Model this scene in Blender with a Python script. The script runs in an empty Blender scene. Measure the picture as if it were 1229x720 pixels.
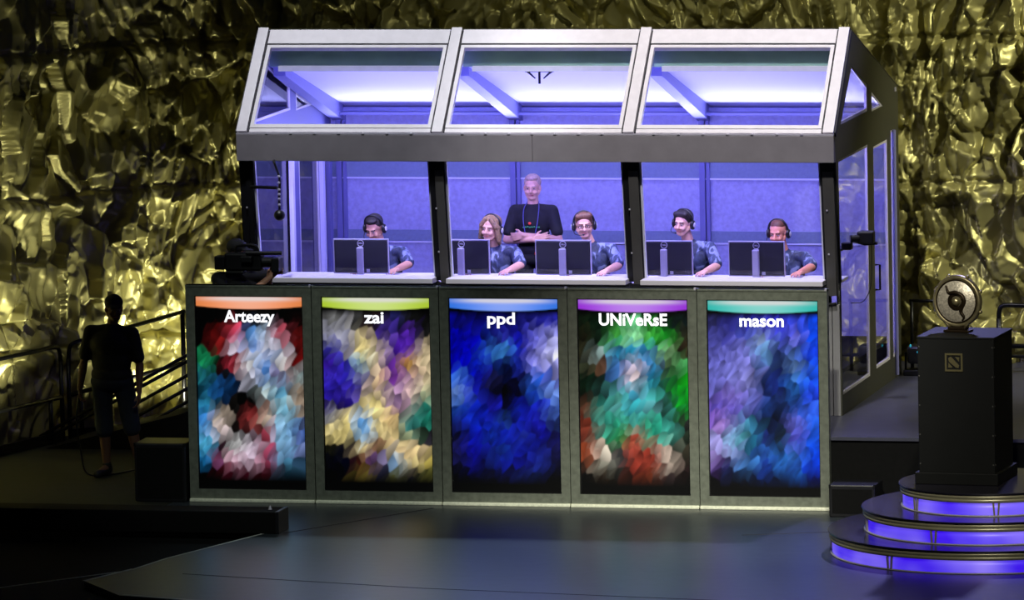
import bpy, bmesh, math, random
import numpy as np
from mathutils import Vector, Matrix, Euler
from mathutils.geometry import tessellate_polygon

random.seed(4)
rng = np.random.default_rng(11)
S = bpy.context.scene
COL = S.collection
R = math.radians

# ------------------------------------------------------------------ camera
yaw, pit, roll = R(13.55), R(6.73), R(-1.16)
FPX = 8695.0
Fv = Vector((-math.sin(yaw)*math.cos(pit), math.cos(yaw)*math.cos(pit), -math.sin(pit)))
Rt = Vector((math.cos(yaw), math.sin(yaw), 0))
Up = Rt.cross(Fv)
Rt, Up = Rt*math.cos(roll)+Up*math.sin(roll), -Rt*math.sin(roll)+Up*math.cos(roll)
CAM = Vector((-.231, 0, 1.764)) - Fv*(FPX/127)
cd = bpy.data.cameras.new('camera')
cam = bpy.data.objects.new('camera', cd); COL.objects.link(cam)
cam.matrix_world = Matrix(((Rt.x, Up.x, -Fv.x, CAM.x), (Rt.y, Up.y, -Fv.y, CAM.y), (Rt.z, Up.z, -Fv.z, CAM.z), (0, 0, 0, 1)))
cd.sensor_width = 36; cd.lens = FPX/1229*36; cd.clip_end = 300
S.camera = cam

# ------------------------------------------------------------------ world, exposure
w = bpy.data.worlds.new('world'); S.world = w; w.use_nodes = True
w.node_tree.nodes['Background'].inputs[0].default_value = (.30, .36, .55, 1)
w.node_tree.nodes['Background'].inputs[1].default_value = .012
S.view_settings.view_transform = 'Standard'; S.view_settings.look = 'None'
S.view_settings.exposure = 0; S.view_settings.gamma = 1; S.view_settings.use_curve_mapping = False
S.cycles.use_denoising = True
S.cycles.max_bounces = 8; S.cycles.transparent_max_bounces = 24

# ------------------------------------------------------------------ lights
def lamp(name, kind, loc, target, power, col, size=.3, size_y=None, cone=30, blend=.6, spread=None):
    d = bpy.data.lights.new(name, kind); d.energy = power; d.color = col
    if kind == 'AREA':
        d.size = size
        if size_y: d.shape = 'RECTANGLE'; d.size_y = size_y
        if spread: d.spread = R(spread)
    elif kind == 'SPOT':
        d.spot_size = R(cone); d.spot_blend = blend; d.shadow_soft_size = size
    else: d.shadow_soft_size = size
    o = bpy.data.objects.new(name, d); COL.objects.link(o)
    o.location = loc
    o.rotation_euler = (Vector(target)-Vector(loc)).to_track_quat('-Z', 'Y').to_euler()
    return o
# stage spots up in the truss, above and in front of the booth; two added fills for the displays
lamp('truss_spot_roof_right', 'SPOT', (2.5, -4.2, 11.0), (1.6, .35, 3.8), 4000, (1, .97, .97), .15, cone=36, blend=.8)
lamp('truss_spot_roof_left', 'SPOT', (-2.4, -3.4, 11.0), (-1.6, .4, 3.8), 2600, (.90, .93, 1), .15, cone=32, blend=.8)
lamp('truss_spot_display_right', 'SPOT', (4.2, -9.5, 7.5), (2.2, -1.4, -.1), 4000, (1, .98, .84), .12, cone=33, blend=1)
lamp('truss_spot_floor_blue', 'SPOT', (4.5, 6.5, 10.0), (2.4, -5.9, 0), 6000, (.40, .40, 1), .3, cone=30, blend=1)
lamp('truss_spot_floor_teal', 'SPOT', (-3.0, 6.5, 10.0), (.1, -4.2, 0), 1300, (.6, .85, 1), .3, cone=26, blend=1)
lamp('truss_spot_step', 'SPOT', (6.5, -13, 8.0), (4.9, -3.6, 1.1), 2600, (1, .96, .78), .15, cone=22, blend=1)
lamp('fill_spot_display_left', 'SPOT', (-1.0, -9.5, 7.5), (-1.9, -1.4, .2), 1100, (.9, 1, .92), .12, cone=30, blend=1)  # added fill that lifts the dark left display frames
lamp('fill_spot_display_foot', 'SPOT', (6.5, -14, 3.6), (1.3, -1.4, -.55), 4200, (1, 1, .84), .08, cone=17, blend=1)  # added low lamp imitating light spill along the display feet
# golden lamps that wash the crumpled backdrop
FC = (1, .97, .74)
lamp('backdrop_spot_right', 'SPOT', (8.6, 1.4, 6.6), (4.6, 4.2, 1.9), 1500, FC, .06, cone=66, blend=.8)
lamp('backdrop_spot_top', 'SPOT', (1.0, 1.0, 7.4), (.9, 4.3, 4.0), 220, FC, .06, cone=90, blend=.9)
for k, (lx, ly, tx, ty, tz, pw) in enumerate(((-5.25, -.5, -6.35, -.2, 1.6, 260), (-5.15, .9, -6.1, 1.2, 1.5, 220), (-4.95, 2.1, -5.85, 2.6, 1.5, 162), (-4.45, 3.15, -5.2, 3.9, 1.5, 155), (-3.6, 3.3, -3.9, 4.3, 1.4, 108))):
    lamp('backdrop_uplight', 'SPOT', (lx, ly, .06), (tx, ty, tz), pw, FC, .03, cone=100, blend=.9)
lamp('backdrop_spot_left', 'SPOT', (-4.4, -1.6, 6.6), (-6.3, .6, 2.6), 260, FC, .05, cone=40, blend=1)

# blue LED lighting inside the booth
BL = (.25, .22, 1)
lamp('booth_led_rear', 'AREA', (0, 2.96, 2.95), (0, 2.35, 3.55), 66, (.50, .50, 1), 5.5, .10, spread=125)
lamp('booth_led_front', 'AREA', (0, .32, 3.22), (0, 2.6, 2.2), 138, BL, 5.5, .14)
lamp('booth_led_desk', 'AREA', (0, .55, 3.30), (0, 1.5, 2.2), 30, (.86, .78, 1), 5.4, .10)

# ------------------------------------------------------------------ materials
def srgb(c):
    if isinstance(c, str):
        c = c.lstrip('#')
        c = [int(c[i:i+2], 16)/255 for i in (0, 2, 4)] if len(c) == 6 else [int(x*2, 16)/255 for x in c]
    return tuple(v/12.92 if v <= .04045 else ((v+.055)/1.055)**2.4 for v in c)
def mat(name, col, rough=.6, metal=0, noise=0, scale=20, bump=0, emit=None, estr=0, spec=.5, stretch=None):
    m = bpy.data.materials.new(name); m.use_nodes = True
    nt = m.node_tree; p = nt.nodes['Principled BSDF']; c = srgb(col)
    p.inputs['Base Color'].default_value = (*c, 1)
    p.inputs['Roughness'].default_value = rough; p.inputs['Metallic'].default_value = metal
    p.inputs['Specular IOR Level'].default_value = spec
    if noise or bump:
        tc = nt.nodes.new('ShaderNodeTexCoord'); n = nt.nodes.new('ShaderNodeTexNoise')
        n.inputs['Scale'].default_value = scale; n.inputs['Detail'].default_value = 6
        if stretch:
            mp = nt.nodes.new('ShaderNodeMapping'); mp.inputs['Scale'].default_value = stretch
            nt.links.new(tc.outputs['Object'], mp.inputs[0]); nt.links.new(mp.outputs[0], n.inputs['Vector'])
        else: nt.links.new(tc.outputs['Object'], n.inputs['Vector'])
        if noise:
            r = nt.nodes.new('ShaderNodeValToRGB')
            r.color_ramp.elements[0].position = .3; r.color_ramp.elements[1].position = .7
            r.color_ramp.elements[0].color = (*[v*(1-noise) for v in c], 1)
            r.color_ramp.elements[1].color = (*[min(1, v*(1+noise)) for v in c], 1)
            nt.links.new(n.outputs[0], r.inputs[0]); nt.links.new(r.outputs[0], p.inputs['Base Color'])
        if bump:
            b = nt.nodes.new('ShaderNodeBump'); b.inputs['Strength'].default_value = bump
            b.inputs['Distance'].default_value = .01
            nt.links.new(n.outputs[0], b.inputs['Height']); nt.links.new(b.outputs[0], p.inputs['Normal'])
    if emit:
        p.inputs['Emission Color'].default_value = (*srgb(emit), 1); p.inputs['Emission Strength'].default_value = estr
    return m
def glass(name, tint, ior=1.5, gl=1.0):
    m = bpy.data.materials.new(name); m.use_nodes = True; nt = m.node_tree
    for n in list(nt.nodes):
        if n.type == 'BSDF_PRINCIPLED': nt.nodes.remove(n)
    out = nt.nodes['Material Output']
    t = nt.nodes.new('ShaderNodeBsdfTransparent'); t.inputs[0].default_value = (*tint, 1)
    g = nt.nodes.new('ShaderNodeBsdfGlossy'); g.inputs['Roughness'].default_value = .02
    g.inputs['Color'].default_value = (gl, gl, gl, 1)
    f = nt.nodes.new('ShaderNodeFresnel'); f.inputs[0].default_value = ior
    mx = nt.nodes.new('ShaderNodeMixShader')
    ge = nt.nodes.new('ShaderNodeNewGeometry'); mu = nt.nodes.new('ShaderNodeMath'); mu.operation = 'SUBTRACT'; mu.use_clamp = True
    nt.links.new(f.outputs[0], mu.inputs[0]); nt.links.new(ge.outputs['Backfacing'], mu.inputs[1])   # only the outer face reflects
    nt.links.new(mu.outputs[0], mx.inputs[0]); nt.links.new(t.outputs[0], mx.inputs[1]); nt.links.new(g.outputs[0], mx.inputs[2])
    nt.links.new(mx.outputs[0], out.inputs[0])
    return m
M = {}
M['foil'] = mat('gold_foil', '#a8a266', .42, .55, .15, 2.2, .0)
M['stage'] = mat('stage_floor', '#2c3238', .34, 0, .18, 7, .12, spec=.6)
M['carpet'] = mat('black_carpet', '#0b0c0c', .95, 0, .2, 60, .2, spec=.1)
M['side_floor'] = mat('side_floor', '#1a1c17', .8, 0, .2, 9, .1, spec=.3)
M['deck'] = mat('deck', '#3c3d49', .38, 0, .15, 5, .08, spec=.5)
M['skirt'] = mat('black_skirt', '#0a0a0a', .9, 0, .2, 30, .1, spec=.15)
M['tape'] = mat('tape', '#b8bcb4', .6)
M['white'] = mat('white_aluminium', '#d9d4d8', .42, .0, .05, 12, 0)
M['gapline'] = mat('dark_gasket', '#1c1b22', .7)
M['fascia'] = mat('fascia_grey', '#8c878c', .5, .2, .08, 6, .05)
M['post'] = mat('post_black', '#15151a', .5, .1)
M['postgrey'] = mat('post_grey', '#5b5957', .5, .3, .06, 8, 0)
M['olive'] = mat('olive_panel', '#4a4a3c', .5, .3, .05, 8, 0)
M['sill'] = mat('sill', '#d4d0d6', .45)
M['kick'] = mat('kick_panel', '#8d8c8c', .5, .3, .06, 14, 0)
M['bwall'] = mat('booth_wall', '#a3a2c8', .85, 0, .12, 26, .25)
M['bband'] = mat('booth_band', '#77839c', .7, 0, .08, 30, 0)
M['bline'] = mat('booth_line', '#dcdcf0', .5)
M['btrim'] = mat('booth_trim', '#6c6ca0', .6)
M['broof'] = mat('booth_roof_lining', '#dcdcf4', .75)
M['rafter'] = mat('booth_rafter', '#8080b4', .55)
M['teal'] = mat('ridge_board', '#8fb0a0', .35, 0, .1, 5, 0)
M['glass'] = glass('booth_glass', (.97, .975, 1), 1.38)
M['sglass'] = glass('side_glass', (.97, .975, 1), 1.32)
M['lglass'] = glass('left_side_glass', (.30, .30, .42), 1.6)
M['rglass'] = glass('roof_glass', (.95, .97, .985), 1.35)
M['frame'] = mat('display_frame', '#6f7468', .5, .35, .22, 18, .15)
M['framegap'] = mat('frame_gap', '#101210', .8)
M['ledge'] = mat('ledge', '#e4e6cf', .45, .1, .15, 30, .1)
M['bezel'] = mat('bezel_black', '#050506', .4)
M['name'] = mat('name_white', '#ffffff', .5, emit='#f4f4fa', estr=1.0)
M['black'] = mat('black_plastic', '#101013', .4)
M['blackm'] = mat('black_metal', '#0c0c0e', .45, .4)
M['monback'] = mat('monitor_back', '#25252b', .5, 0, .1, 8, 0)
M['silver'] = mat('silver_plastic', '#c0bcc8', .4, .2)
M['desk'] = mat('desk_top', '#c9c6cc', .6)
M['skin'] = mat('skin', '#c89276', .55, 0, .06, 30, 0)
M['skin_pale'] = mat('skin_pale', '#cf9c86', .55, 0, .06, 30, 0)
M['skin_ruddy'] = mat('skin_ruddy', '#d08870', .55, 0, .06, 30, 0)
M['skin_dark'] = mat('skin_dark', '#6a4a38', .6, 0, .06, 30, 0)
M['lips'] = mat('lips', '#a05650', .5)
M['eyewhite'] = mat('eye_white', '#a8a0a0', .3)
M['iris'] = mat('iris', '#1c1612', .3)
M['hair_dark'] = mat('hair_dark', '#1e1512', .6, 0, .4, 60, .4)
M['hair_blond'] = mat('hair_blond', '#86694a', .55, 0, .45, 45, .5)
M['hair_sand'] = mat('hair_sand', '#6a4630', .55, 0, .4, 60, .4)
M['hair_light'] = mat('hair_light', '#a88c80', .6, 0, .3, 60, .4)
M['hair_thin'] = mat('hair_thin', '#5a3528', .6, 0, .3, 60, .3)
M['tee'] = mat('black_tee', '#0d0d12', .8, 0, .3, 12, .3)
M['trouser'] = mat('black_trousers', '#0c0c10', .85, 0, .3, 12, .2)
M['navy'] = mat('navy_shorts', '#1b2233', .85, 0, .3, 12, .2)
M['shoe'] = mat('shoe', '#141414', .6)
M['red'] = mat('red_print', '#d83a28', .5)
M['green'] = mat('green_print', '#3a9a60', .5)
M['lanyard'] = mat('lanyard', '#4a4a8a', .6)
M['gold'] = mat('trophy_gold', '#a39672', .36, .8, .2, 25, .1)
M['disc'] = mat('trophy_disc', '#cfc4b2', .38, .5, .3, 60, .4)
M['brown'] = mat('trophy_dark', '#2c2114', .4, .7, .2, 25, .1)
M['plinth'] = mat('plinth_black', '#08090a', .62, 0, .15, 6, .05, spec=.25)
M['emblem'] = mat('emblem_metal', '#6e6648', .4, .5)
M['riser_top'] = mat('riser_top', '#1d1b26', .22, 0, .1, 8, .03, spec=.6)
M['riser_rim'] = mat('riser_rim', '#a09b80', .35, .35, .1, 8, 0)
M['rail'] = mat('rail_black', '#101010', .35, .5)
M['cyan'] = mat('cyan_indicator', '#2090a8', .4, emit='#38b8d0', estr=.5)
def jersey(name, a, b, c2):
    m = mat(name, a, .7); nt = m.node_tree; p = nt.nodes['Principled BSDF']
    tc = nt.nodes.new('ShaderNodeTexCoord'); wv = nt.nodes.new('ShaderNodeTexNoise')
    mp = nt.nodes.new('ShaderNodeMapping'); mp.inputs['Scale'].default_value = (1.6, 1, 1); mp.inputs['Rotation'].default_value = (0, .7, 0)
    wv.inputs['Scale'].default_value = 9; wv.inputs['Distortion'].default_value = 1.2; wv.inputs['Detail'].default_value = 2
    r = nt.nodes.new('ShaderNodeValToRGB'); e = r.color_ramp.elements
    e[0].position = .35; e[0].color = (*srgb(a), 1); e[1].position = .66; e[1].color = (*srgb(c2), 1)
    x = e.new(.54); x.color = (*srgb(b), 1)
    nt.links.new(tc.outputs['Object'], mp.inputs[0]); nt.links.new(mp.outputs[0], wv.inputs['Vector'])
    nt.links.new(wv.outputs[0], r.inputs[0]); nt.links.new(r.outputs[0], p.inputs['Base Color'])
    return m
M['jersey'] = jersey('team_jersey', '#1d2438', '#343e5c', '#8088a6')
def glow_mat():
    m = mat('purple_glow', '#4a30d0', .35); nt = m.node_tree; p = nt.nodes['Principled BSDF']
    tc = nt.nodes.new('ShaderNodeTexCoord'); n = nt.nodes.new('ShaderNodeTexNoise'); n.inputs['Scale'].default_value = 1.3
    r = nt.nodes.new('ShaderNodeValToRGB'); e = r.color_ramp.elements
    e[0].position = .36; e[0].color = (*srgb('#3c14f0'), 1); e[1].position = .66; e[1].color = (*srgb('#9a86ff'), 1)
    nt.links.new(tc.outputs['Object'], n.inputs['Vector']); nt.links.new(n.outputs[0], r.inputs[0])
    nt.links.new(r.outputs[0], p.inputs['Emission Color']); p.inputs['Emission Strength'].default_value = .85
    return m
M['glow'] = glow_mat()
M['led'] = mat('led_strip', '#ffffff', .5, emit='#8890ff', estr=1.2)
def screen_mat():
    m = bpy.data.materials.new('lit_screen'); m.use_nodes = True; nt = m.node_tree; p = nt.nodes['Principled BSDF']
    a = nt.nodes.new('ShaderNodeAttribute'); a.attribute_name = 'picture'
    p.inputs['Base Color'].default_value = (.004, .004, .004, 1); p.inputs['Roughness'].default_value = .25
    nt.links.new(a.outputs['Color'], p.inputs['Emission Color']); p.inputs['Emission Strength'].default_value = .9
    return m
M['screen'] = screen_mat()

# ------------------------------------------------------------------ helpers
def tag(o, label=None, cat=None, group=None, kind=None):
    if label: o['label'] = label
    if cat: o['category'] = cat
    if group: o['group'] = group
    if kind: o['kind'] = kind
    return o
def empty(name, loc=(0, 0, 0), rz=0, label=None, cat=None, group=None):
    o = bpy.data.objects.new(name, None); COL.objects.link(o); o.location = loc; o.rotation_euler = (0, 0, rz)
    o.empty_display_size = .1
    return tag(o, label, cat, group)
def link(name, me, m=None, parent=None, smooth=False):
    if m is not None and not me.materials: me.materials.append(M[m] if isinstance(m, str) else m)
    if smooth: me.polygons.foreach_set('use_smooth', [True]*len(me.polygons))
    o = bpy.data.objects.new(name, me); COL.objects.link(o)
    if parent: o.parent = parent
    return o
def obj(name, bm, m, parent=None, smooth=False):
    bmesh.ops.recalc_face_normals(bm, faces=bm.faces)
    me = bpy.data.meshes.new(name); bm.to_mesh(me); bm.free()
    return link(name, me, m, parent, smooth)
def B(): return bmesh.new()
def box(bm, a, b, mtx=None, bev=0):
    lo = Vector([min(p, q) for p, q in zip(a, b)]); hi = Vector([max(p, q) for p, q in zip(a, b)])
    r = bmesh.ops.create_cube(bm, size=1)
    for v in r['verts']:
        v.co = Vector([(lo[i]+hi[i])/2 + v.co[i]*(hi[i]-lo[i]) for i in range(3)])
    if bev:
        es = list({e for v in r['verts'] for e in v.link_edges})
        rr = bmesh.ops.bevel(bm, geom=es, offset=bev, segments=2, affect='EDGES', profile=.5)
        vs = rr['verts']
    else: vs = r['verts']
    if mtx:
        seen = set()
        for v in vs:
            if v not in seen: v.co = mtx @ v.co; seen.add(v)
    return bm
def beam(bm, p, q, wx, wy, up=(0, 0, 1)):
    """rectangular bar from p to q; wx across, wy along 'up'"""
    p, q = Vector(p), Vector(q); d = (q-p).normalized(); s = d.cross(Vector(up))
    if s.length < 1e-4: s = Vector((1, 0, 0))
    s.normalize(); u = s.cross(d)
    vs = [bm.verts.new(c + s*sx*wx/2 + u*sy*wy/2) for c in (p, q) for sx, sy in ((-1, -1), (1, -1), (1, 1), (-1, 1))]
    for f in ((0, 1, 2, 3), (7, 6, 5, 4), (0, 4, 5, 1), (1, 5, 6, 2), (2, 6, 7, 3), (3, 7, 4, 0)): bm.faces.new([vs[i] for i in f])
    return bm
def tube(bm, pts, r, n=10, closed=False, taper=None):
    pts = [Vector(p) for p in pts]; rings = []; N = len(pts); s = None
    for i, p in enumerate(pts):
        if closed: d = pts[(i+1) % N]-pts[i-1]
        else: d = pts[min(i+1, N-1)]-pts[max(i-1, 0)]
        d.normalize()
        if s is None:
            s = d.cross(Vector((0, 0, 1)))
            if s.length < .05: s = d.cross(Vector((1, 0, 0)))
        s = (s - d*s.dot(d)).normalized(); u = s.cross(d)
        rr = r if taper is None else taper[i]
        rings.append([bm.verts.new(p + (s*math.cos(a)+u*math.sin(a))*rr) for a in [2*math.pi*k/n for k in range(n)]])
    for i in range(N if closed else N-1):
        a, b = rings[i], rings[(i+1) % N]
        for k in range(n): bm.faces.new((a[k], a[(k+1) % n], b[(k+1) % n], b[k]))
    if not closed: bm.faces.new(rings[0][::-1]); bm.faces.new(rings[-1])
    return bm
def curve_pts(pts, n=8):
    P = [Vector(p) for p in pts]; P = [P[0]*2-P[1]]+P+[P[-1]*2-P[-2]]; out = []
    for i in range(1, len(P)-2):
        for k in range(n):
            t = k/n; a, b, c, d = P[i-1:i+3]
            out.append(.5*((2*b)+(c-a)*t+(2*a-5*b+4*c-d)*t*t+(3*b-a-3*c+d)*t**3))
    return out+[P[-2]]
def lathe(bm, prof, n=48, c=(0, 0, 0), arc=None):
    """profile of (r, z) revolved about z; arc=(a0,a1) for part rings"""
    c = Vector(c); cols = []
    full = arc is None; a0, a1 = (0, 2*math.pi) if full else arc
    K = n if full else n+1
    for k in range(K):
        a = a0+(a1-a0)*k/n
        cols.append([bm.verts.new(c+Vector((r*math.cos(a), r*math.sin(a), z))) for r, z in prof])
    for k in range(n):
        A, Bc = cols[k], cols[(k+1) % K]
        for i in range(len(prof)-1):
            try: bm.faces.new((A[i], Bc[i], Bc[i+1], A[i+1]))
            except ValueError: pass
    bmesh.ops.remove_doubles(bm, verts=bm.verts, dist=1e-5)
    return bm
def plate(bm, outer, holes, to3, t):
    """polygon with holes in 2-D, given thickness; to3(a,b,d)->3-D point with d the thickness coordinate"""
    loops = [outer]+list(holes); flat = [p for l in loops for p in l]
    tri = tessellate_polygon([[Vector((p[0], p[1], 0)) for p in l] for l in loops])
    A = [bm.verts.new(to3(p[0], p[1], 0)) for p in flat]; Bv = [bm.verts.new(to3(p[0], p[1], t)) for p in flat]
    for f in tri:
        try: bm.faces.new([A[i] for i in f]); bm.faces.new([Bv[i] for i in f][::-1])
        except ValueError: pass
    i0 = 0
    for l in loops:
        n = len(l)
        for k in range(n):
            i, j = i0+k, i0+(k+1) % n
            bm.faces.new((A[i], A[j], Bv[j], Bv[i]))
        i0 += n
    return bm
def text_mesh(s, size, bold=.02, extrude=.002, align='CENTER'):
    c = bpy.data.curves.new('text', 'FONT'); c.body = s; c.size = size; c.offset = bold*size; c.extrude = extrude
    c.align_x = align; c.align_y = 'CENTER'; c.resolution_u = 6
    o = bpy.data.objects.new('text', c); COL.objects.link(o)
    dg = bpy.context.evaluated_depsgraph_get(); me = bpy.data.meshes.new_from_object(o.evaluated_get(dg))
    bpy.data.objects.remove(o); bpy.data.curves.remove(c)
    return me
TX = Matrix.Rotation(R(90), 4, 'X')       # text standing upright facing -y
def copy_tree(o, parent=None):
    c = o.copy(); COL.objects.link(c); c.parent = parent
    for ch in list(o.children): copy_tree(ch, c)
    return c

# ------------------------------------------------------------------ the setting
def slab(name, pts, z0, z1, m, kind='structure'):
    bm = plate(B(), pts, [], lambda a, b, d: Vector((a, b, z0+d)), z1-z0)
    return tag(obj(name, bm, m), kind=kind)
EDGE = [(-1.70, -2.9), (-1.81, -3.23), (-2.29, -4.77), (-2.42, -5.45), (-2.66, -6.10), (-2.12, -6.84), (-1.41, -7.05), (2, -7.4), (12, -7.4)]
slab('floor', EDGE+[(12, 5.2), (-3.2, 5.2), (-3.2, -2.9)], -.05, 0, 'stage')
slab('floor_side', [(-8, -2.9), (-3.2, -2.9), (-3.2, 5.2), (-8, 5.2)], -.05, 0, 'side_floor')
slab('floor_pit', [(-10, -12), (14, -12), (14, 6), (-10, 6)], -.14, -.06, 'carpet')
slab('platform', [(-3.0, -1.22), (12, -1.22), (12, 4.6), (-3.0, 4.6)], .02, .64, 'skirt')
slab('platform_deck', [(-3.05, -1.25), (12, -1.25), (12, 4.6), (-3.05, 4.6)], .64, .67, 'deck')
# seams of the stage floor
def strip(bm, pts, wd, z=.0015):
    for a, b in zip(pts, pts[1:]):
        beam(bm, (a[0], a[1], z), (b[0], b[1], z), wd, .002)
    return bm
bm = strip(B(), [(-1.64, -3.215), (-.65, -1.56)], .018); strip(bm, [(-1.9, -5.62), (.43, -6.18), (5.7, -6.9)], .016); strip(bm, [(2.55, -2.9), (3.4, -2.6)], .012)
tag(obj('trim_1', bm, 'gapline'), kind='structure')
tag(obj('floor_tape', strip(B(), EDGE[1:4], .022), 'tape'), 'long thin pale tape line along the black edge of the stage', 'tape')
tag(obj('floor_tape', strip(B(), [(-2.42, -5.40), (-2.66, -6.10)], .035), 'tape'), 'short thick pale tape dash at the bend of the stage edge', 'tape')
tag(obj('floor_tape', strip(B(), [(-2.10, -6.80), (-1.41, -7.02), (-1.0, -7.1)], .02), 'tape'), 'pale tape line at the very bottom edge of the picture', 'tape')
tag(obj('floor_tape', strip(B(), [(-2.45, -5.52), (-3.35, -6.62)], .025), 'tape', ), 'pale tape line running off over the black floor beside the stage', 'tape')

# ---- crumpled golden backdrop
def hash2(ix, iy, k):
    v = np.sin(ix*127.1+iy*311.7+k*74.7)*43758.5453
    return v-np.floor(v)
def vnoise(x, y, k):
    ix, iy = np.floor(x), np.floor(y); fx, fy = x-ix, y-iy
    fx = fx*fx*(3-2*fx); fy = fy*fy*(3-2*fy)
    return ((hash2(ix, iy, k)*(1-fx)+hash2(ix+1, iy, k)*fx)*(1-fy) + (hash2(ix, iy+1, k)*(1-fx)+hash2(ix+1, iy+1, k)*fx)*fy)*2-1
def worley(x, y, k, tilt=1.0):
    ix, iy = np.floor(x), np.floor(y)
    d1 = np.full(x.shape, 9.); d2 = d1.copy(); h = np.zeros(x.shape)
    for a in (-1, 0, 1):
        for b in (-1, 0, 1):
            cx, cy = ix+a, iy+b
            px, py = cx+hash2(cx, cy, k), cy+hash2(cx, cy, k+1)
            dx, dy = x-px, y-py; d = np.sqrt(dx*dx+dy*dy)
            hh = dx*(hash2(cx, cy, k+2)*2-1)+dy*(hash2(cx, cy, k+3)*2-1)
            nw = d < d1
            d2 = np.where(nw, d1, np.minimum(d2, d)); h = np.where(nw, hh, h); d1 = np.where(nw, d, d1)
    return d1, d2, h*tilt
def foil():
    path = curve_pts([(-6.9, -3.2, 0), (-6.45, -.6, 0), (-6.1, 1.3, 0), (-5.72, 2.6, 0), (-5.35, 3.5, 0), (-4.6, 4.15, 0), (-3.2, 4.3, 0), (-1, 4.3, 0), (2, 4.25, 0), (5, 4.2, 0), (8.5, 4.2, 0)], 24)
    L = [0]
    for a, b in zip(path, path[1:]): L.append(L[-1]+(b-a).length)
    L = np.array(L); ns = int(L[-1]/.014); s = np.linspace(0, L[-1], ns)
    px = np.interp(s, L, [p.x for p in path]); py = np.interp(s, L, [p.y for p in path])
    tx = np.gradient(px); ty = np.gradient(py); n = np.hypot(tx, ty); nx, ny = ty/n, -tx/n
    z = np.arange(-.05, 5.4, .014); nz = len(z)
    Sg, Z = np.meshgrid(s, z)
    wx = Sg+.10*vnoise(Sg*1.9, Z*1.2, 1)+.05*vnoise(Sg*4.5, Z*2.5, 2)
    wz = Z+.16*vnoise(Sg*1.7, Z*1.3, 3)+.05*vnoise(Sg*5, Z*4, 4)
    lean = .35*vnoise(Sg*.7, Z*.35, 12)
    ux = wx+lean*Z*.3
    a1, a2, t1 = worley(ux*3.1, wz*1.75, 10)
    b1, b2, t2 = worley(ux*6.8+3, wz*3.3, 20)
    c1, c2, t3 = worley(ux*11, wz*6, 30)
    leftness = np.clip((8.6-Sg)/2.0, 0, 1)               # the left reach hangs in long tongues, the right is bunched
    D1, D2, T = worley(ux*1.35, wz*.62, 40)
    E1, E2, T5 = worley(ux*3.0, wz*1.7, 60)
    fold = 1-np.abs(vnoise(ux*3.2, wz*1.0, 6))*2
    fold2 = 1-np.abs(vnoise(ux*6.5, wz*2.4, 16))*2
    lf = .30*T+.18*T5+.03*t3+.12*np.minimum(D2-D1, .5)+.06*fold+.03*fold2
    rf = .24*t1+.16*t2+.05*t3+.11*np.minimum(a2-a1, .5)+.05*fold+.03*fold2
    h = lf*leftness+rf*(1-leftness)
    h += .12*vnoise(Sg*.9, Z*.5, 5)
    for zs in (.95, 2.45, 3.9):                                  # gathered cross seams
        q = Z-zs-.05*vnoise(Sg*.8, Z*0, 7)-.012*vnoise(Sg*7, Z*0, 8)
        h -= .05*np.exp(-(q/.022)**2); h += .05*np.exp(-((q+.10)/.08)**2)*(1+vnoise(Sg*6, Z*2, 9))
    for _ in range(1): h[1:-1, 1:-1] = .5*h[1:-1, 1:-1]+.125*(h[:-2, 1:-1]+h[2:, 1:-1]+h[1:-1, :-2]+h[1:-1, 2:])
    X = px[None, :]+nx[None, :]*h; Y = py[None, :]+ny[None, :]*h
    co = np.stack([X, Y, Z], -1).reshape(-1, 3)
    i = np.arange(nz-1)[:, None]*ns+np.arange(ns-1)[None, :]
    f = np.stack([i, i+1, i+ns+1, i+ns], -1).reshape(-1, 4)
    me = bpy.data.meshes.new('foil_backdrop')
    me.from_pydata(co.tolist(), [], f.tolist())
    return link('foil_backdrop', me, 'foil', None, True)
tag(foil(), 'crumpled gold foil curtain hanging behind the whole stage', 'backdrop')

# ------------------------------------------------------------------ the glass booth
EAVE, RIDGE, RY, DEP, XE = 3.344, 4.251, .888, 3.29, 2.89
FB = 3.078
booth = empty('glass_booth', (0, 0, .67), 0, 'white framed glass booth with sloped roof, lit blue inside', 'booth')
def bp(name, bm, m, parent=None, smooth=False, label=None):
    o = obj(name, bm, m, None, smooth)
    o.data.transform(Matrix.Translation((0, 0, -.67)))
    o.parent = parent or booth
    if label: o['label'] = label
    return o
def rs(x, t, n=0):
    """point on the front roof slope: x, t=0 eave..1 ridge, n = offset out of the slope"""
    L = math.hypot(RY, RIDGE-EAVE)
    return Vector((x, RY*t-n*(RIDGE-EAVE)/L, EAVE+(RIDGE-EAVE)*t+n*RY/L))
def slopebox(bm, x0, x1, t0, t1, n0, n1):
    vs = [bm.verts.new(rs(x, t, n)) for n in (n0, n1) for x, t in ((x0, t0), (x1, t0), (x1, t1), (x0, t1))]
    for f in ((0, 1, 2, 3), (7, 6, 5, 4), (0, 4, 5, 1), (1, 5, 6, 2), (2, 6, 7, 3), (3, 7, 4, 0)): bm.faces.new([vs[i] for i in f])
RX = [-2.84, -.925, .925, 2.835]
for x in RX:
    bm = B(); slopebox(bm, x-.05, x+.05, 0, 1.005, -.06, .03); bp('rafter', bm, 'white')
    [bp('gasket', (lambda q: (slopebox(q, x+s*.06-.007, x+s*.06+.007, .01, .99, -.05, .006), q)[1])(B()), 'gapline') for s in (-1, 1)]
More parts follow.
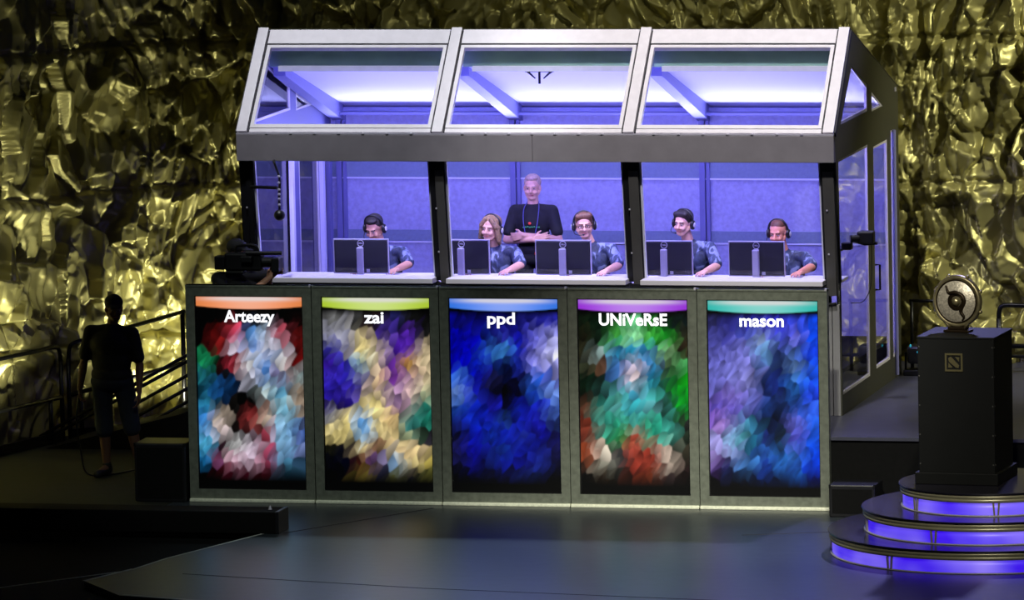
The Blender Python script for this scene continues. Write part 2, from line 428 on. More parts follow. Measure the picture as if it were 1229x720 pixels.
for a, b in zip(RX, RX[1:]):
    bm = B(); slopebox(bm, a+.067, b-.067, .862, .995, -.06, .012); bp('ridge_rail', bm, 'white')
    bm = B(); slopebox(bm, a+.067, b-.067, .846, .860, -.05, 0); bp('gasket', bm, 'gapline')
    bm = B(); x0, x1 = a+.07, b-.07
    slopebox(bm, x0, x0+.035, .045, .845, -.04, .012); slopebox(bm, x1-.035, x1, .045, .845, -.04, .012)
    slopebox(bm, x0, x1, .82, .845, -.04, .0125); slopebox(bm, x0, x1, .045, .078, -.04, .0125)
    bp('roof_sash', bm, 'white')
    bm = B(); slopebox(bm, x0, x1, .008, .043, -.05, .004); bp('eave_rail', bm, 'white')
    bm = B(); slopebox(bm, x0+.03, x1-.03, .07, .83, -.022, -.014); bp('roof_pane', bm, 'rglass')
    for k in range(7):
        x = a+.25+k*(b-a-.5)/6
        bp('bolt', box(B(), (x-.014, -.036, EAVE-.008), (x+.014, .004, EAVE+.006), bev=.003), 'silver')
for a, b in ((-XE, 0.0), (.003, XE)): bp('fascia', box(B(), (a, -.03, FB), (b, .05, EAVE-.012), bev=.004), 'fascia')
bp('eave_gutter', box(B(), (-XE, -.03, EAVE-.010), (XE, .05, EAVE+.002)), 'silver')
bp('fascia_backing', box(B(), (-XE+.02, .052, FB+.01), (XE-.02, .075, EAVE-.03)), 'post')
# front: leaning glass, posts, sill, lower wall
def fy(z): return .06+(FB-z)/(FB-1.92)*.17
def leanbox(bm, x0, x1, z0, z1, d0, d1, sh=0.0):
    vs = [bm.verts.new((x+(sh if z == z0 else 0), fy(z)+d, z)) for d in (d0, d1) for x, z in ((x0, z0), (x1, z0), (x1, z1), (x0, z1))]
    for f in ((0, 1, 2, 3), (7, 6, 5, 4), (0, 4, 5, 1), (1, 5, 6, 2), (2, 6, 7, 3), (3, 7, 4, 0)): bm.faces.new([vs[i] for i in f])
PX = [(-2.885, -2.755), (-1.025, -.875), (.85, 1.01), (2.74, 2.88)]
for i, (a, b) in enumerate(PX):
    bm = B(); leanbox(bm, a, b, 1.92, FB, -.02, .10); p = bp('front_post', bm, 'post')
    bm = B(); leanbox(bm, a+.055 if i < 3 else a+.02, b-.012, 1.80, FB-.09, -.032, -.021); bp('cover_strip', bm, 'postgrey' if i else 'post', p, label='grey cover strip' if i else None)
    for z in (2.62, 2.2): bp('screw', box(B(), (a+.045, fy(z)-.04, z-.008), (a+.06, fy(z)-.02, z+.008), bev=.002), 'silver', p)
for (a, b), (c, d) in zip(PX, PX[1:]):
    bm = B(); leanbox(bm, b, c, 1.95, FB, .02, .028); bp('front_pane', bm, 'glass')
    for u0, u1 in ((b, b+.018), (c-.018, c)): bm = B(); leanbox(bm, u0, u1, 1.95, FB, .0, .04); bp('pane_trim', bm, 'bline')
    bp('sill', box(B(), (b-.01, .05, 1.905), (c+.01, .36, 1.955), bev=.006), 'sill')
    bp('sill_board', box(B(), (b-.012, .07, 1.80), (c+.012, .34, 1.90)), 'post')
bp('lower_wall', box(B(), (-XE+.03, .20, .67), (XE-.16, .26, 1.90)), 'post')
for u0, u1 in ((2.745, 2.81), (2.818, 2.883)): bp('kick_panel', box(B(), (u0, .165, .675), (u1, .25, 1.72)), 'kick', label='light grey upright panel')
bp('corner_hinge', tube(B(), [(2.745, .15, 1.72), (2.86, .15, 1.735)], .015), 'blackm')
# side walls
outer = [(.19, .67), (DEP, .67), (DEP, 3.492), (RY+.01, RIDGE-.005), (.012, EAVE), (.052, FB), (.06, FB), (.23, 1.92)]
gb = [(.33, 3.404), (1.70, 3.404), (1.70, 3.655), (.905, 3.905)]
gs = [(1.91, 3.378), (2.50, 3.378), (1.91, 3.575)]
w1 = [(.25, .86), (1.66, .86), (1.69, 3.085), (.185, 3.085)]
w2 = [(1.965, .885), (2.72, .885), (2.70, 3.035), (1.96, 3.035)]
w3 = [(2.87, .88), (3.05, .88), (3.05, 3.10), (2.88, 3.10)]
for sgn in (1, -1):
    X = lambda d: (XE-.03+d) if sgn > 0 else -(XE-.07+d)
    to3 = lambda a, b, d: Vector((X(d), a, b))
    wl = bp('side_wall', plate(B(), outer, [gb, gs, w1, w2, w3], to3, .07 if sgn < 0 else .03), 'olive' if sgn > 0 else 'btrim', label='olive grey gable wall' if sgn > 0 else None)
    for q in (gb, gs, w1, w2, w3):
        bp('side_pane', plate(B(), q, [], lambda a, b, d: Vector((X(.014+d), a, b)), .006), 'sglass' if sgn > 0 else 'lglass', wl)
        cy = sum(p[0] for p in q)/len(q); cz = sum(p[1] for p in q)/len(q)
        inn = []
        for p in q:
            dy, dz = cy-p[0], cz-p[1]
            inn.append((p[0]+math.copysign(.03, dy), p[1]+math.copysign(.025, dz)))
        if len(q) == 3: inn = [(q[0][0]+.03, q[0][1]+.02), (q[1][0]-.12, q[1][1]+.02), (q[2][0]+.03, q[2][1]-.05)]
        bp('side_sash', plate(B(), q, [inn], lambda a, b, d: Vector((X(.001+d), a, b)), .024), 'white', wl)
bm = tube(B(), [(2.90, 1.92, 1.90), (2.945, 1.92, 1.90), (2.945, 1.92, 1.66), (2.90, 1.92, 1.66)], .01); bp('door_handle', bm, 'blackm')
bp('corner_tube', tube(B(), [(2.905, 2.97, .7), (2.905, 2.97, 3.10)], .02), 'rafter')
bp('corner_bracket', box(B(), (2.89, 3.12, 3.46), (2.90, 3.16, 3.50)), 'silver')
# rear roof, ridge board, rafters
def rz(y): return 3.86-(y-1.1)*.262
bm = plate(B(), [(RY, RIDGE), (DEP, 3.492), (DEP, 3.29), (3.2, 3.31), (1.1, 3.86), (RY+.06, 3.90)], [], lambda a, b, d: Vector((-XE+.075+d, a, b)), 2*XE-.15)
bp('rear_roof', bm, 'broof')
bp('rear_roof_skin', plate(B(), [(RY, RIDGE+.012), (DEP+.03, 3.50), (DEP+.03, 3.49), (RY, RIDGE+.002)], [], lambda a, b, d: Vector((-XE+d, a, b)), 2*XE), 'olive')
for a, b in zip(RX, RX[1:]):
    bp('ridge_board', box(B(), (a+.06, .835, 3.90), (b-.05, .90, 4.09)), 'teal', label='dark teal board under the ridge')
    bp('ridge_bar', box(B(), (a+.17, .74, 3.865), (b-.05, .80, 3.915)), 'white')
for x in (-2.74, -.92, .97):
    bm = plate(B(), [(1.0, 3.90), (1.0, 3.80), (3.17, 3.16), (3.17, 3.33)], [], lambda a, b, d: Vector((x-.05+d, a, b)), .12)
    bp('rear_rafter', bm, 'rafter')
# rear wall
WY = 3.18
bp('rear_wall', box(B(), (-XE+.075, WY, .70), (XE-.075, WY+.08, 3.30)), 'bwall')
bp('wall_beam', box(B(), (-XE+.08, WY-.06, 3.22), (XE-.08, WY, 3.30)), 'rafter')
bp('wall_ledge', box(B(), (-XE+.08, WY-.03, 3.09), (XE-.08, WY, 3.11)), 'btrim')
bp('reflection_band', box(B(), (-XE+.08, WY-.012, 2.60), (XE-.08, WY, 2.90)), 'bband', label='grey upper band painted as a reflection')  # grey reflection of the outside, put on the wall as a coloured band
bp('lower_band', box(B(), (-XE+.08, WY-.012, 1.965), (XE-.08, WY, 2.075)), 'bband', label='dark grey lower band')
bp('wall_batten', box(B(), (-XE+.08, WY-.02, 2.583), (XE-.08, WY, 2.598)), 'bline')
bp('wall_batten', box(B(), (-XE+.08, WY-.02, 1.945), (XE-.08, WY, 1.96)), 'bline')
for x in (-2.70, -.925, .985):
    bm = plate(B(), [(x-.055, WY-.05), (x, WY-.05), (x, WY-.01), (x+.012, WY-.01), (x+.012, WY-.035), (x+.045, WY-.035), (x+.045, WY), (x-.055, WY)], [], lambda a, b, d: Vector((a, b, 1.05+d)), 2.17); bp('wall_mullion', bm, 'btrim')
bp('led_strip', box(B(), (-2.7, 2.99, 3.235), (2.7, 3.10, 3.26)), 'rafter')
bp('booth_floor', box(B(), (-XE+.08, .27, 1.01), (XE-.08, WY, 1.05)), 'skirt')
# left interior window frames (seen through the front glass)
for y, wd, mm in ((1.62, .07, 'bline'), (2.76, .08, 'bline'), (3.02, .10, 'btrim')):
    bp('side_stile', box(B(), (-2.82, y-wd/2, 1.06), (-2.78, y+wd/2, 3.06)), mm)

# ------------------------------------------------------------------ display cabinets with lit screens
GR = [
 "000 000 111 111 111 000 100|000 611 c45 48c bcd b56 511|000 822 dde 58c ccd ccd 611|296 000 a34 eee 69d ddd 711|267 111 111 ccd 37b 834 9aa|145 26a 000 111 bcc 6ac 876|38a 111 000 000 422 9cd a98|37b cba 111 a44 cba 8ce 555|6ad dcc 111 111 923 9ce 46a|5ac 111 ccc cbc 824 8bd 89c|27a 935 dbc cbc 935 6ac 346|000 512 613 512 512 245 000",
 "777 888 222 322 337 222 111|99a aab dc9 437 53a 63b 222|338 88a ed9 dca 52a 63b cb9|42a 44c 9bb dca 639 c94 cb9|43b 32a 88a db9 84a b9a cb9|32a 43b 327 dc9 63a ecc bb9|327 216 ed9 ed9 a8a 766 287|999 ed9 7bf ed9 db8 488 276|ed9 dc8 4ae dc9 cb8 487 332|221 002 dc9 612 dc9 ec9 327|001 002 511 329 9bd dc9 cb6|000 000 984 224 774 223 663",
 "116 117 116 117 227 228 33a|00a 11a 127 33a 11a 77d bbf|00a 00c 36b 48c 22b 88d ccf|00a 01b 24a 013 23a 99e bbe|47d 00b 225 000 114 36c 66b|79d 23c 113 000 003 25b 79d|25a 12b 22b 000 12a 23c 57c|239 13c 12a 248 12a 22b 236|113 12b 139 12b 239 11a 114|226 11a 127 138 12a 128 226|113 118 126 12a 118 239 113|001 003 113 114 238 125 001",
 "121 021 242 6c8 252 021 122|221 132 5b5 aeb 5c5 2a3 332|332 9bb 28a 39b 38b 8b8 432|443 643 37b cbc 48b 443 5a6|021 243 58c dcc 28a 264 1a2|121 244 5a9 4bd 5bb 264 0a2|643 2a9 6aa 3bc 7bb 366 183|732 4a9 3a8 5a9 2a8 4a9 333|843 598 295 b54 3b9 5ba 343|a53 dcb 444 b54 a43 dcb 443|643 bba 444 a43 943 cba 322|111 432 221 732 842 544 211",
 "336 338 33a 44c 44d 45d 15e|55a 55b 67c 9ac 45c 77d 15e|66b 77c 88d 7ad 236 57b 25f|77c 88d 99e 46a 236 68b 26f|77c 88d 99d 236 128 37b 26f|76b 87c 88d 35a 236 259 35f|65b 76c 77c 248 124 35a 47f|b8d 88c 49b 124 124 77d 37f|bbf 8bd 3aa 237 234 66d 26e|bae 9ad 258 36b 37b 47c 05e|537 148 59d 139 37c 25a 04d|001 112 124 137 136 26b 028"]
BARS = ['#ff9048', '#c0e028', '#2a80ff', '#a828f0', '#28d0c4']
def paint(k, W, H):
    rows = [[srgb(c) for c in r.split()] for r in GR[k].split('|')]
    G = np.array(rows)                                        # 12 x 7 x 3
    rg = np.random.default_rng(50+k)
    u = (np.arange(W)+.5)/W; v = (np.arange(H)+.5)/H; U, V = np.meshgrid(u, v)
    v0, v1 = .085, .955
    n = 420; sx, sy = rg.random(n), v0+rg.random(n)*(v1-v0)
    gu = np.clip(sx*7-.5, 0, 6); gv = np.clip((sy-v0)/(v1-v0)*12-.5, 0, 11)
    iu, iv = np.floor(gu).astype(int), np.floor(gv).astype(int); fu, fv = (gu-iu)[:, None], (gv-iv)[:, None]
    iu1, iv1 = np.minimum(iu+1, 6), np.minimum(iv+1, 11)
    C = (G[iv, iu]*(1-fu)+G[iv, iu1]*fu)*(1-fv)+(G[iv1, iu]*(1-fu)+G[iv1, iu1]*fu)*fv
    C = (C**1.18)*(.65+.5*rg.random((n, 1)))
    ang = rg.random(n)*6.28
    out = np.zeros((H, W, 3)); asp = 1.76
    ca, sa = math.cos(.5), math.sin(.5)
    dx = (U[..., None]-sx)+.012*np.sin(V*40+k)[..., None]; dy = (V[..., None]-sy)*asp
    ex = (dx*ca+dy*sa)*1.6; ey = (-dx*sa+dy*ca)*.75
    D = ex*ex+ey*ey
    wts = np.exp(-np.sqrt(D)*260+np.sqrt(D.min(-1, keepdims=True))*260)
    shade = np.clip(1+9*(dx*np.cos(ang)+dy*np.sin(ang)), .45, 1.7)
    ws = wts*shade
    out = (ws@C)/wts.sum(-1, keepdims=True)
    fade = np.clip((.955-V)/.10, 0, 1)*np.clip((V-.07)/.03, 0, 1)
    out *= fade[..., None]
    bc = np.array(srgb(BARS[k])); edge = .072-.016*(2*U-1)**2+.002
    bar = np.clip((edge-V)/.006, 0, 1)*np.clip((V-.006)/.004, 0, 1)
    hi = np.exp(-((V-.018)/.012)**2)*np.exp(-((U-.5)/.42)**4)*.75
    hi += .30*np.exp(-((U-.5)/.30)**2)
    bc2 = bc[None, None]*(.62+.5*np.exp(-((U-.5)/.5)**2))[..., None]*(1-np.clip(hi, 0, .85)[..., None])+np.array([1, .95, .95])*np.clip(hi, 0, .85)[..., None]*.8
    out = out*(1-bar[..., None])+bc2*bar[..., None]
    return np.clip(out, 0, 1)
def screen_mesh(k, x0, x1, z0, z1, y):
    W, H = 112, 196
    img = paint(k, W+1, H+1)
    xs = np.linspace(x0, x1, W+1); zs = np.linspace(z1, z0, H+1)
    co = [(x, y, z) for z in zs for x in xs]
    f = [(j*(W+1)+i, (j+1)*(W+1)+i, (j+1)*(W+1)+i+1, j*(W+1)+i+1) for j in range(H) for i in range(W)]
    # thickness: a rim and a back
    n = len(co); co += [(x0, y+.03, z1), (x1, y+.03, z1), (x1, y+.03, z0), (x0, y+.03, z0)]
    c = [0, W, H*(W+1)+W, H*(W+1)]
    f += [(n, n+1, n+2, n+3)]+[(c[i], c[(i+1) % 4], n+(i+1) % 4, n+i) for i in range(4)]
    me = bpy.data.meshes.new('lit_screen'); me.from_pydata(co, [], f)
    at = me.color_attributes.new('picture', 'FLOAT_COLOR', 'POINT')
    a = np.zeros((len(co), 4), dtype=np.float32); a[:, 3] = 1; a[:n, :3] = img.reshape(-1, 3)
    at.data.foreach_set('color', a.ravel())
    return me
PW, X0, YF = 1.2236, -3.053, -1.35
NAMES = ['Arteezy', 'zai', 'ppd', 'UNiVeRsE', 'mason']
NW = [.49, .19, .265, .645, .415]
LAB = ['lit display panel with orange top bar, leftmost of the row',
       'lit display panel with lime top bar and violet and cream picture',
       'lit display panel with blue top bar and deep blue picture, middle of the row',
       'lit display panel with purple top bar and green and teal picture',
       'lit display panel with turquoise top bar, rightmost of the row']
NX = [.50, .485, .475, .50, .49]
for k in range(5):
    t = empty('display_cabinet', (X0+PW*(k+.5), YF, 0), 0, LAB[k], 'display', 'lit display panels in a row before the booth')
    hw = PW/2-.004; H = 2.045
    def loc(o): o.parent = t; return o
    sx0, sx1, sz0, sz1 = -hw+.085, hw-.085, .12, 1.945
    bm = plate(B(), [(-hw, .03), (hw, .03), (hw, H), (-hw, H)], [[(sx0, sz0), (sx1, sz0), (sx1, sz1), (sx0, sz1)]], lambda a, b, d: Vector((a, d, b)), .09)
    obj('frame', bm, 'frame', t)
    bm = plate(B(), [(sx0, sz0), (sx1, sz0), (sx1, sz1), (sx0, sz1)], [[(sx0+.008, sz0+.008), (sx1-.008, sz0+.008), (sx1-.008, sz1-.008), (sx0+.008, sz1-.008)]], lambda a, b, d: Vector((a, .012+d, b)), .02)
    obj('bezel', bm, 'bezel', t)
    link('screen', screen_mesh(k, sx0, sx1, sz0, sz1, .03), 'screen', t)
    obj('back_panel', box(B(), (-hw+.01, .095, .03), (hw-.01, .115, H-.01)), 'blackm', t)
    obj('top_cap', box(B(), (-hw, -.008, H-.02), (hw, .10, H), bev=.003), 'frame', t)
    obj('bottom_ledge', box(B(), (-hw, -.035, 0), (hw, .09, .032), bev=.008), 'ledge', t)
    obj('latch', box(B(), (hw-.02, -.012, H-.012), (hw+.0, .01, H+.012), bev=.003), 'silver', t)
    me = text_mesh(NAMES[k], .155, .026)
    w0 = max(v.co.x for v in me.vertices)-min(v.co.x for v in me.vertices)
    me.transform(Matrix.Diagonal((NW[k]/w0, 1, 1, 1)))
    me.transform(Matrix.Translation((sx0+(sx1-sx0)*NX[k], .026, 1.745)) @ TX)
    tx = link('name_text', me, 'name', t); tx['label'] = 'white player name lettering'
# ------------------------------------------------------------------ desk, monitors
DZ = 1.88
dk = empty('long_desk', (0, .85, 1.05), 0, 'long pale desk along the booth front under the monitors', 'desk')
obj('tabletop', box(B(), (-2.72, -.42, .80), (2.78, .32, .83), bev=.004), 'desk', dk)
for x in (-2.6, -.9, .9, 2.6):
    for y in (-.3, .25): obj('leg', box(B(), (x-.025, y-.025, 0), (x+.025, y+.025, .80)), 'blackm', dk)
def make_monitor():
    t = empty('monitor', (0, 0, 0))
    obj('casing', box(B(), (-.26, .0, .05), (.26, .035, .365), bev=.008), 'monback', t)
    bm = plate(B(), [(-.272, .04), (.272, .04), (.272, .375), (-.272, .375)], [[(-.264, .048), (.264, .048), (.264, .367), (-.264, .367)]], lambda a, b, d: Vector((a, .004+d, b)), .03)
    obj('bezel', bm, 'silver', t)
    obj('screen', box(B(), (-.262, .036, .05), (.262, .042, .365)), 'bezel', t)
    obj('connector_bay', box(B(), (-.20, -.004, .06), (-.08, .002, .10)), 'black', t); obj('connector_bay', box(B(), (.065, -.004, .06), (.2, .002, .10)), 'black', t)
    st = obj('stand', box(B(), (-.032, -.055, .0), (.032, -.005, .30), bev=.01), 'silver', t)
    obj('stand_foot', lathe(B(), [(0, 0), (.13, 0), (.13, .008), (0, .012)], 24), 'silver', t)
    ring = tube(B(), [(.030*math.cos(a), -.002, .335+.030*math.sin(a)) for a in [k*math.pi/12 for k in range(24)]], .0035, 6, True)
    lg = obj('logo_ring', ring, 'silver', t)
    me = text_mesh('DELL', .02, .03, .001); me.transform(Matrix.Translation((0, -.003, .335)) @ TX)
    link('logo_text', me, 'silver', lg)
    obj('connector', box(B(), (.055, -.012, .055), (.085, .0, .085)), 'silver', t)
    return t
MX = [(-1.885, 'monitor back before the leftmost player, in the left bay'), (-.888, 'monitor back partly behind the post, before the long-haired player'),
      (.107, 'monitor back before the player with glasses, beside the standing man'), (1.093, 'monitor back before the dark-haired player in the right bay'),
      (1.986, 'monitor back before the balding player, nearest the right end')]
mon = make_monitor()
for i, (x, lb) in enumerate(MX):
    o = mon if i == 0 else copy_tree(mon)
    o.location = (x, .72, DZ); o.rotation_euler = (R(2), 0, R((1, -1, 0, 2, -1)[i])); tag(o, lb, 'monitor', 'monitors on the desk')

# ------------------------------------------------------------------ people
def cap(bm, p, q, r0, r1=None, sq=1.0):
    """tapered capsule"""
    r1 = r0 if r1 is None else r1
    p, q = Vector(p), Vector(q); d = (q-p); L = d.length; d = d.normalized() if L > 1e-6 else Vector((0, 0, 1))
    s = d.cross(Vector((0, 1, 0)))
    if s.length < .1: s = d.cross(Vector((1, 0, 0)))
    s.normalize(); u = s.cross(d); n = 14
    prof = [(-math.cos(a)*r0, math.sin(a)*r0) for a in (0.15, .5, .9, 1.3, 1.57)]+[(L+math.sin(a)*r1, math.cos(a)*r1) for a in (0, .4, .8, 1.2, 1.42)]
    rings = [[bm.verts.new(p+d*t+(s*math.cos(a)+u*math.sin(a)*sq)*r) for a in [2*math.pi*k/n for k in range(n)]] for t, r in prof]
    for a, b in zip(rings, rings[1:]):
        for k in range(n): bm.faces.new((a[k], a[(k+1) % n], b[(k+1) % n], b[k]))
    bm.faces.new(rings[0][::-1]); bm.faces.new(rings[-1])
def chain(bm, pts, rs_, sq=1.0):
    for a, b, r0, r1 in zip(pts, pts[1:], rs_, rs_[1:]): cap(bm, a, b, r0, r1, sq)
def ell(bm, c, r, rot=None, sub=3):
    g = bmesh.ops.create_icosphere(bm, subdivisions=sub, radius=1)
    m = Matrix.Translation(c) @ (rot.to_4x4() if rot else Matrix.Identity(4)) @ Matrix.Diagonal((*r, 1))
    for v in g['verts']: v.co = m @ v.co
def fuse(name, bm, m, parent, voxel=.009, smooth=4):
    bmesh.ops.recalc_face_normals(bm, faces=bm.faces)
    me = bpy.data.meshes.new(name); bm.to_mesh(me); bm.free()
    o = bpy.data.objects.new('tmp', me); COL.objects.link(o)
    md = o.modifiers.new('r', 'REMESH'); md.mode = 'VOXEL'; md.voxel_size = voxel
    sm = o.modifiers.new('s', 'SMOOTH'); sm.factor = .5; sm.iterations = smooth
    dg = bpy.context.evaluated_depsgraph_get()
    nm = bpy.data.meshes.new_from_object(o.evaluated_get(dg)); nm.name = name
    bpy.data.objects.remove(o); bpy.data.meshes.remove(me)
    nm.materials.clear()
    return link(name, nm, m, parent, True)
def headm(c, yaw_=0, pitch=0, tilt=0):
    return Matrix.Translation(c) @ Euler((R(pitch), R(tilt), R(yaw_)), 'ZYX').to_matrix().to_4x4() if False else Matrix.Translation(c) @ Matrix.Rotation(R(yaw_), 4, 'Z') @ Matrix.Rotation(R(pitch), 4, 'X') @ Matrix.Rotation(R(tilt), 4, 'Y')
def tr(bm, start, m):
    for v in list(bm.verts)[start:]: v.co = m @ v.co
def head_shape(bm, hm, brow=True):
    n0 = len(bm.verts)
    ell(bm, (0, .015, .035), (.076, .094, .088)); ell(bm, (0, -.028, -.035), (.060, .060, .078))
    ell(bm, (0, -.055, -.092), (.032, .030, .026)); cap(bm, (-.034, -.072, .022), (.034, -.072, .022), .016)
    cap(bm, (0, -.090, .008), (0, -.108, -.030), .008, .014); ell(bm, (0, -.098, -.036), (.019, .014, .009))
    for s in (-1, 1):
        ell(bm, (s*.078, .012, -.008), (.011, .020, .032)); ell(bm, (s*.038, -.068, -.035), (.024, .022, .022))
        cap(bm, (s*.056, .0, -.05), (s*.028, -.05, -.092), .022, .018)
    bm.verts.ensure_lookup_table()
    for v in list(bm.verts)[n0:]: v.co = hm @ v.co
def face_parts(t, hm, brow='hair_dark', beard=None, open_=False):
    bm = B()
    for s in (-1, 1): ell(bm, hm @ Vector((s*.031, -.083, .002)), (.0105, .008, .0055), hm.to_3x3(), 2)
    e = obj('eyes', bm, 'eyewhite', t, True)
    bm = B()
    for s in (-1, 1): ell(bm, hm @ Vector((s*.031, -.0895, .002)), (.0062, .004, .0055), hm.to_3x3(), 2)
    obj('pupils', bm, 'iris', e, True)
    bm = B()
    for s in (-1, 1): cap(bm, hm @ Vector((s*.014, -.090, .022)), hm @ Vector((s*.048, -.079, .024)), .0045)
    obj('eyebrows', bm, brow, t, True)
    bm = B(); cap(bm, hm @ Vector((-.021, -.086, -.064)), hm @ Vector((.021, -.086, -.064)), .0045); ell(bm, hm @ Vector((0, -.089, -.067)), (.015, .006, .0045), hm.to_3x3(), 2)
    obj('lips', bm, 'lips', t, True)
def hair(t, hm, style, m):
    bm = B(); h = lambda *p: Vector(p)
    if style == 'short':
        ell(bm, h(0, .030, .052), (.086, .096, .083)); ell(bm, h(0, -.02, .098), (.062, .058, .032)); ell(bm, h(0, .05, -.01), (.078, .07, .07))
    elif style == 'sweep':
        ell(bm, h(0, .030, .052), (.087, .098, .084)); cap(bm, h(-.05, -.045, .092), h(.05, -.05, .10), .030, .034); ell(bm, h(0, .05, -.01), (.078, .07, .07)); cap(bm, h(.06, -.04, .07), h(.07, -.01, .02), .018, .012)
    elif style == 'long':
        ell(bm, h(0, .030, .052), (.092, .100, .086))
        for s in (-1, 1):
            cap(bm, h(s*.03, -.055, .10), h(s*.078, -.045, .03), .024, .026)
            for q in range(4):
                x = s*(.080+.010*math.sin(q*2.1)); cap(bm, h(x, -.03+q*.012, .03-q*.012), h(s*(.090+.012*math.cos(q)), -.02+q*.02, -.10-q*.014), .026, .022)
        ell(bm, h(0, .07, -.07), (.085, .055, .10))
    elif style == 'thin':
        ell(bm, h(0, .040, .022), (.083, .082, .072)); ell(bm, h(0, .020, .076), (.073, .083, .060))
    elif style == 'cap':
        ell(bm, h(0, .02, .055), (.090, .104, .082)); ell(bm, h(0, -.10, .045), (.062, .062, .012))
    for v in bm.verts: v.co = hm @ v.co
    return fuse('hair' if style != 'cap' else 'baseball_cap', bm, m, t, .006, 3)
def hand(bm, wrist, d, palmn, curl=.5, s=1.0, side=1):
    """palm and five separate fingers; d = direction from the wrist, palmn = direction the palm faces"""
    wrist = Vector(wrist); d = Vector(d).normalized(); n = Vector(palmn); n = (n-d*n.dot(d)).normalized(); a = d.cross(n)*side
    for k in (-1, -.33, .33, 1): cap(bm, wrist+d*.01*s+a*k*.018*s, wrist+d*.082*s+a*k*.030*s, .016*s, .012*s)
    for k, L in ((-1, .058), (-.33, .072), (.33, .078), (1, .070)):
        p = wrist+d*.085*s+a*k*.032*s; cur = d.copy()
        for j, (f, r) in enumerate(((.45, .0095), (.32, .0088), (.23, .0078))):
            c1 = curl*(j+.6)*.75; dd = (d*math.cos(c1)+n*math.sin(c1)+a*k*.10).normalized()
            q = p+dd*L*f*s*1.15; cap(bm, p, q, r*s, (r-.0008)*s); p = q
    p = wrist+d*.028*s+a*.024*s; dd = (d*.60+a*.75+n*.25).normalized(); q = p+dd*.045*s; cap(bm, p, q, .0125*s, .0105*s)
    dd2 = (d*.85+a*.25+n*(.2+.4*curl)).normalized(); cap(bm, q, q+dd2*.034*s, .0105*s, .0088*s)

def person(name, label, loc, rz, J, skin='skin', hair_style='short', hair_mat='hair_dark', shirt='tee', trousers='trouser', vox=.007,
           short_legs=False, group=None, sleeve=.62, bulk=1.0):
    """J: joint positions in local metres (x right in the picture when rz=0, -y toward the audience)"""
    t = empty(name, loc, rz, label, 'person', group)
    V = {k: (Vector(v) if not isinstance(v, (int, float, str, tuple)) or (isinstance(v, tuple) and len(v) == 3 and k not in ('headrot',)) else v) for k, v in J.items()}
    hm = headm(V['head'], *J.get('headrot', (0, 0, 0)))
    bm = B(); head_shape(bm, hm)
    cap(bm, V['neck'], hm @ Vector((0, .02, -.06)), .056, .052)
    cap(bm, V['chest'], V['neck'], .085, .055); cap(bm, V['pelvis'], V['chest'], .10, .095)
    for s in 'lr':
        S_, E_, W_ = V['sh_'+s], V['el_'+s], V['wr_'+s]
        cap(bm, V['neck']+Vector((0, .01, -.05)), S_+Vector((0, 0, -.02)), .045, .040); chain(bm, [S_+Vector((0, 0, -.02)), (S_+E_)/2, E_], [.042, .044, .037])
        chain(bm, [E_, E_.lerp(W_, .3), W_], [.040, .041, .027], .9)
        hand(bm, W_, V['hd_'+s], V['pn_'+s], J.get('curl_'+s, .6), 1.0, 1 if s == 'l' else -1)
        H_, K_, A_, T_ = V['hip_'+s], V['kn_'+s], V['an_'+s], V['toe_'+s]
        chain(bm, [H_, H_.lerp(K_, .5), K_], [.088, .075, .056]); chain(bm, [K_, K_.lerp(A_, .35), A_], [.054, .055, .036]); cap(bm, A_, T_, .036, .028)
    fuse('body', bm, skin, t, vox, 3)
    face_parts(t, hm, hair_mat if hair_style != 'cap' else 'hair_dark')
    if hair_style: hair(t, hm, hair_style, hair_mat)
    # shirt
    bm = B(); C_, P_, N_ = V['chest'], V['pelvis'], V['neck']; g = bulk
    up = (N_-P_).normalized()
    across = (V['sh_r']-V['sh_l']).normalized(); fwd = across.cross(up); rot = Matrix((across, fwd, up)).transposed()
    ell(bm, C_, (.175*g, .125*g, .16), rot); ell(bm, C_.lerp(P_, .5), (.160*g, .122*g, .19), rot); ell(bm, P_+up*.03, (.168*g, .128*g, .12), rot)
    cap(bm, V['sh_l'], V['sh_r'], .052*g); cap(bm, C_+up*.08, N_-up*.015, .115, .068)
    for s in 'lr':
        S_, E_ = V['sh_'+s], V['el_'+s]
        gs_ = min(g, 1.06); cap(bm, V['neck']-up*.035, S_-up*.010, .062, .058); cap(bm, S_-up*.010, S_.lerp(E_, sleeve), .062*gs_, .062*gs_); cap(bm, S_-up*.03, C_+Vector((0, 0, -.05)), .055, .09)
    sh = fuse('shirt', bm, shirt, t, .010, 3)
    # legs
    bm = B(); ell(bm, P_-up*.04, (.172*g, .130*g, .11), rot)
    for s in 'lr':
        H_, K_, A_ = V['hip_'+s], V['kn_'+s], V['an_'+s]
        if short_legs: cap(bm, H_, K_.lerp(A_, .12), .104, .088)
        else: chain(bm, [H_, K_, K_.lerp(A_, .93)], [.102, .072, .056])
        cap(bm, P_, H_, .11, .10)
    fuse('shorts' if short_legs else 'trousers', bm, trousers, t, .011, 3)
    for s in 'lr':
        A_, T_ = V['an_'+s], V['toe_'+s]; bm = B()
        cap(bm, A_+Vector((0, .02, -.025)), A_+Vector((0, .0, .03)), .05, .046); cap(bm, A_+Vector((0, .02, -.03)), T_+Vector((0, 0, -.004)), .046, .040)
        zf = min(A_.z-.045, T_.z-.03)
        for v in bm.verts: v.co.z = max(v.co.z, zf)
        fuse('shoe', bm, 'shoe', t, .008, 2)
    return t, hm
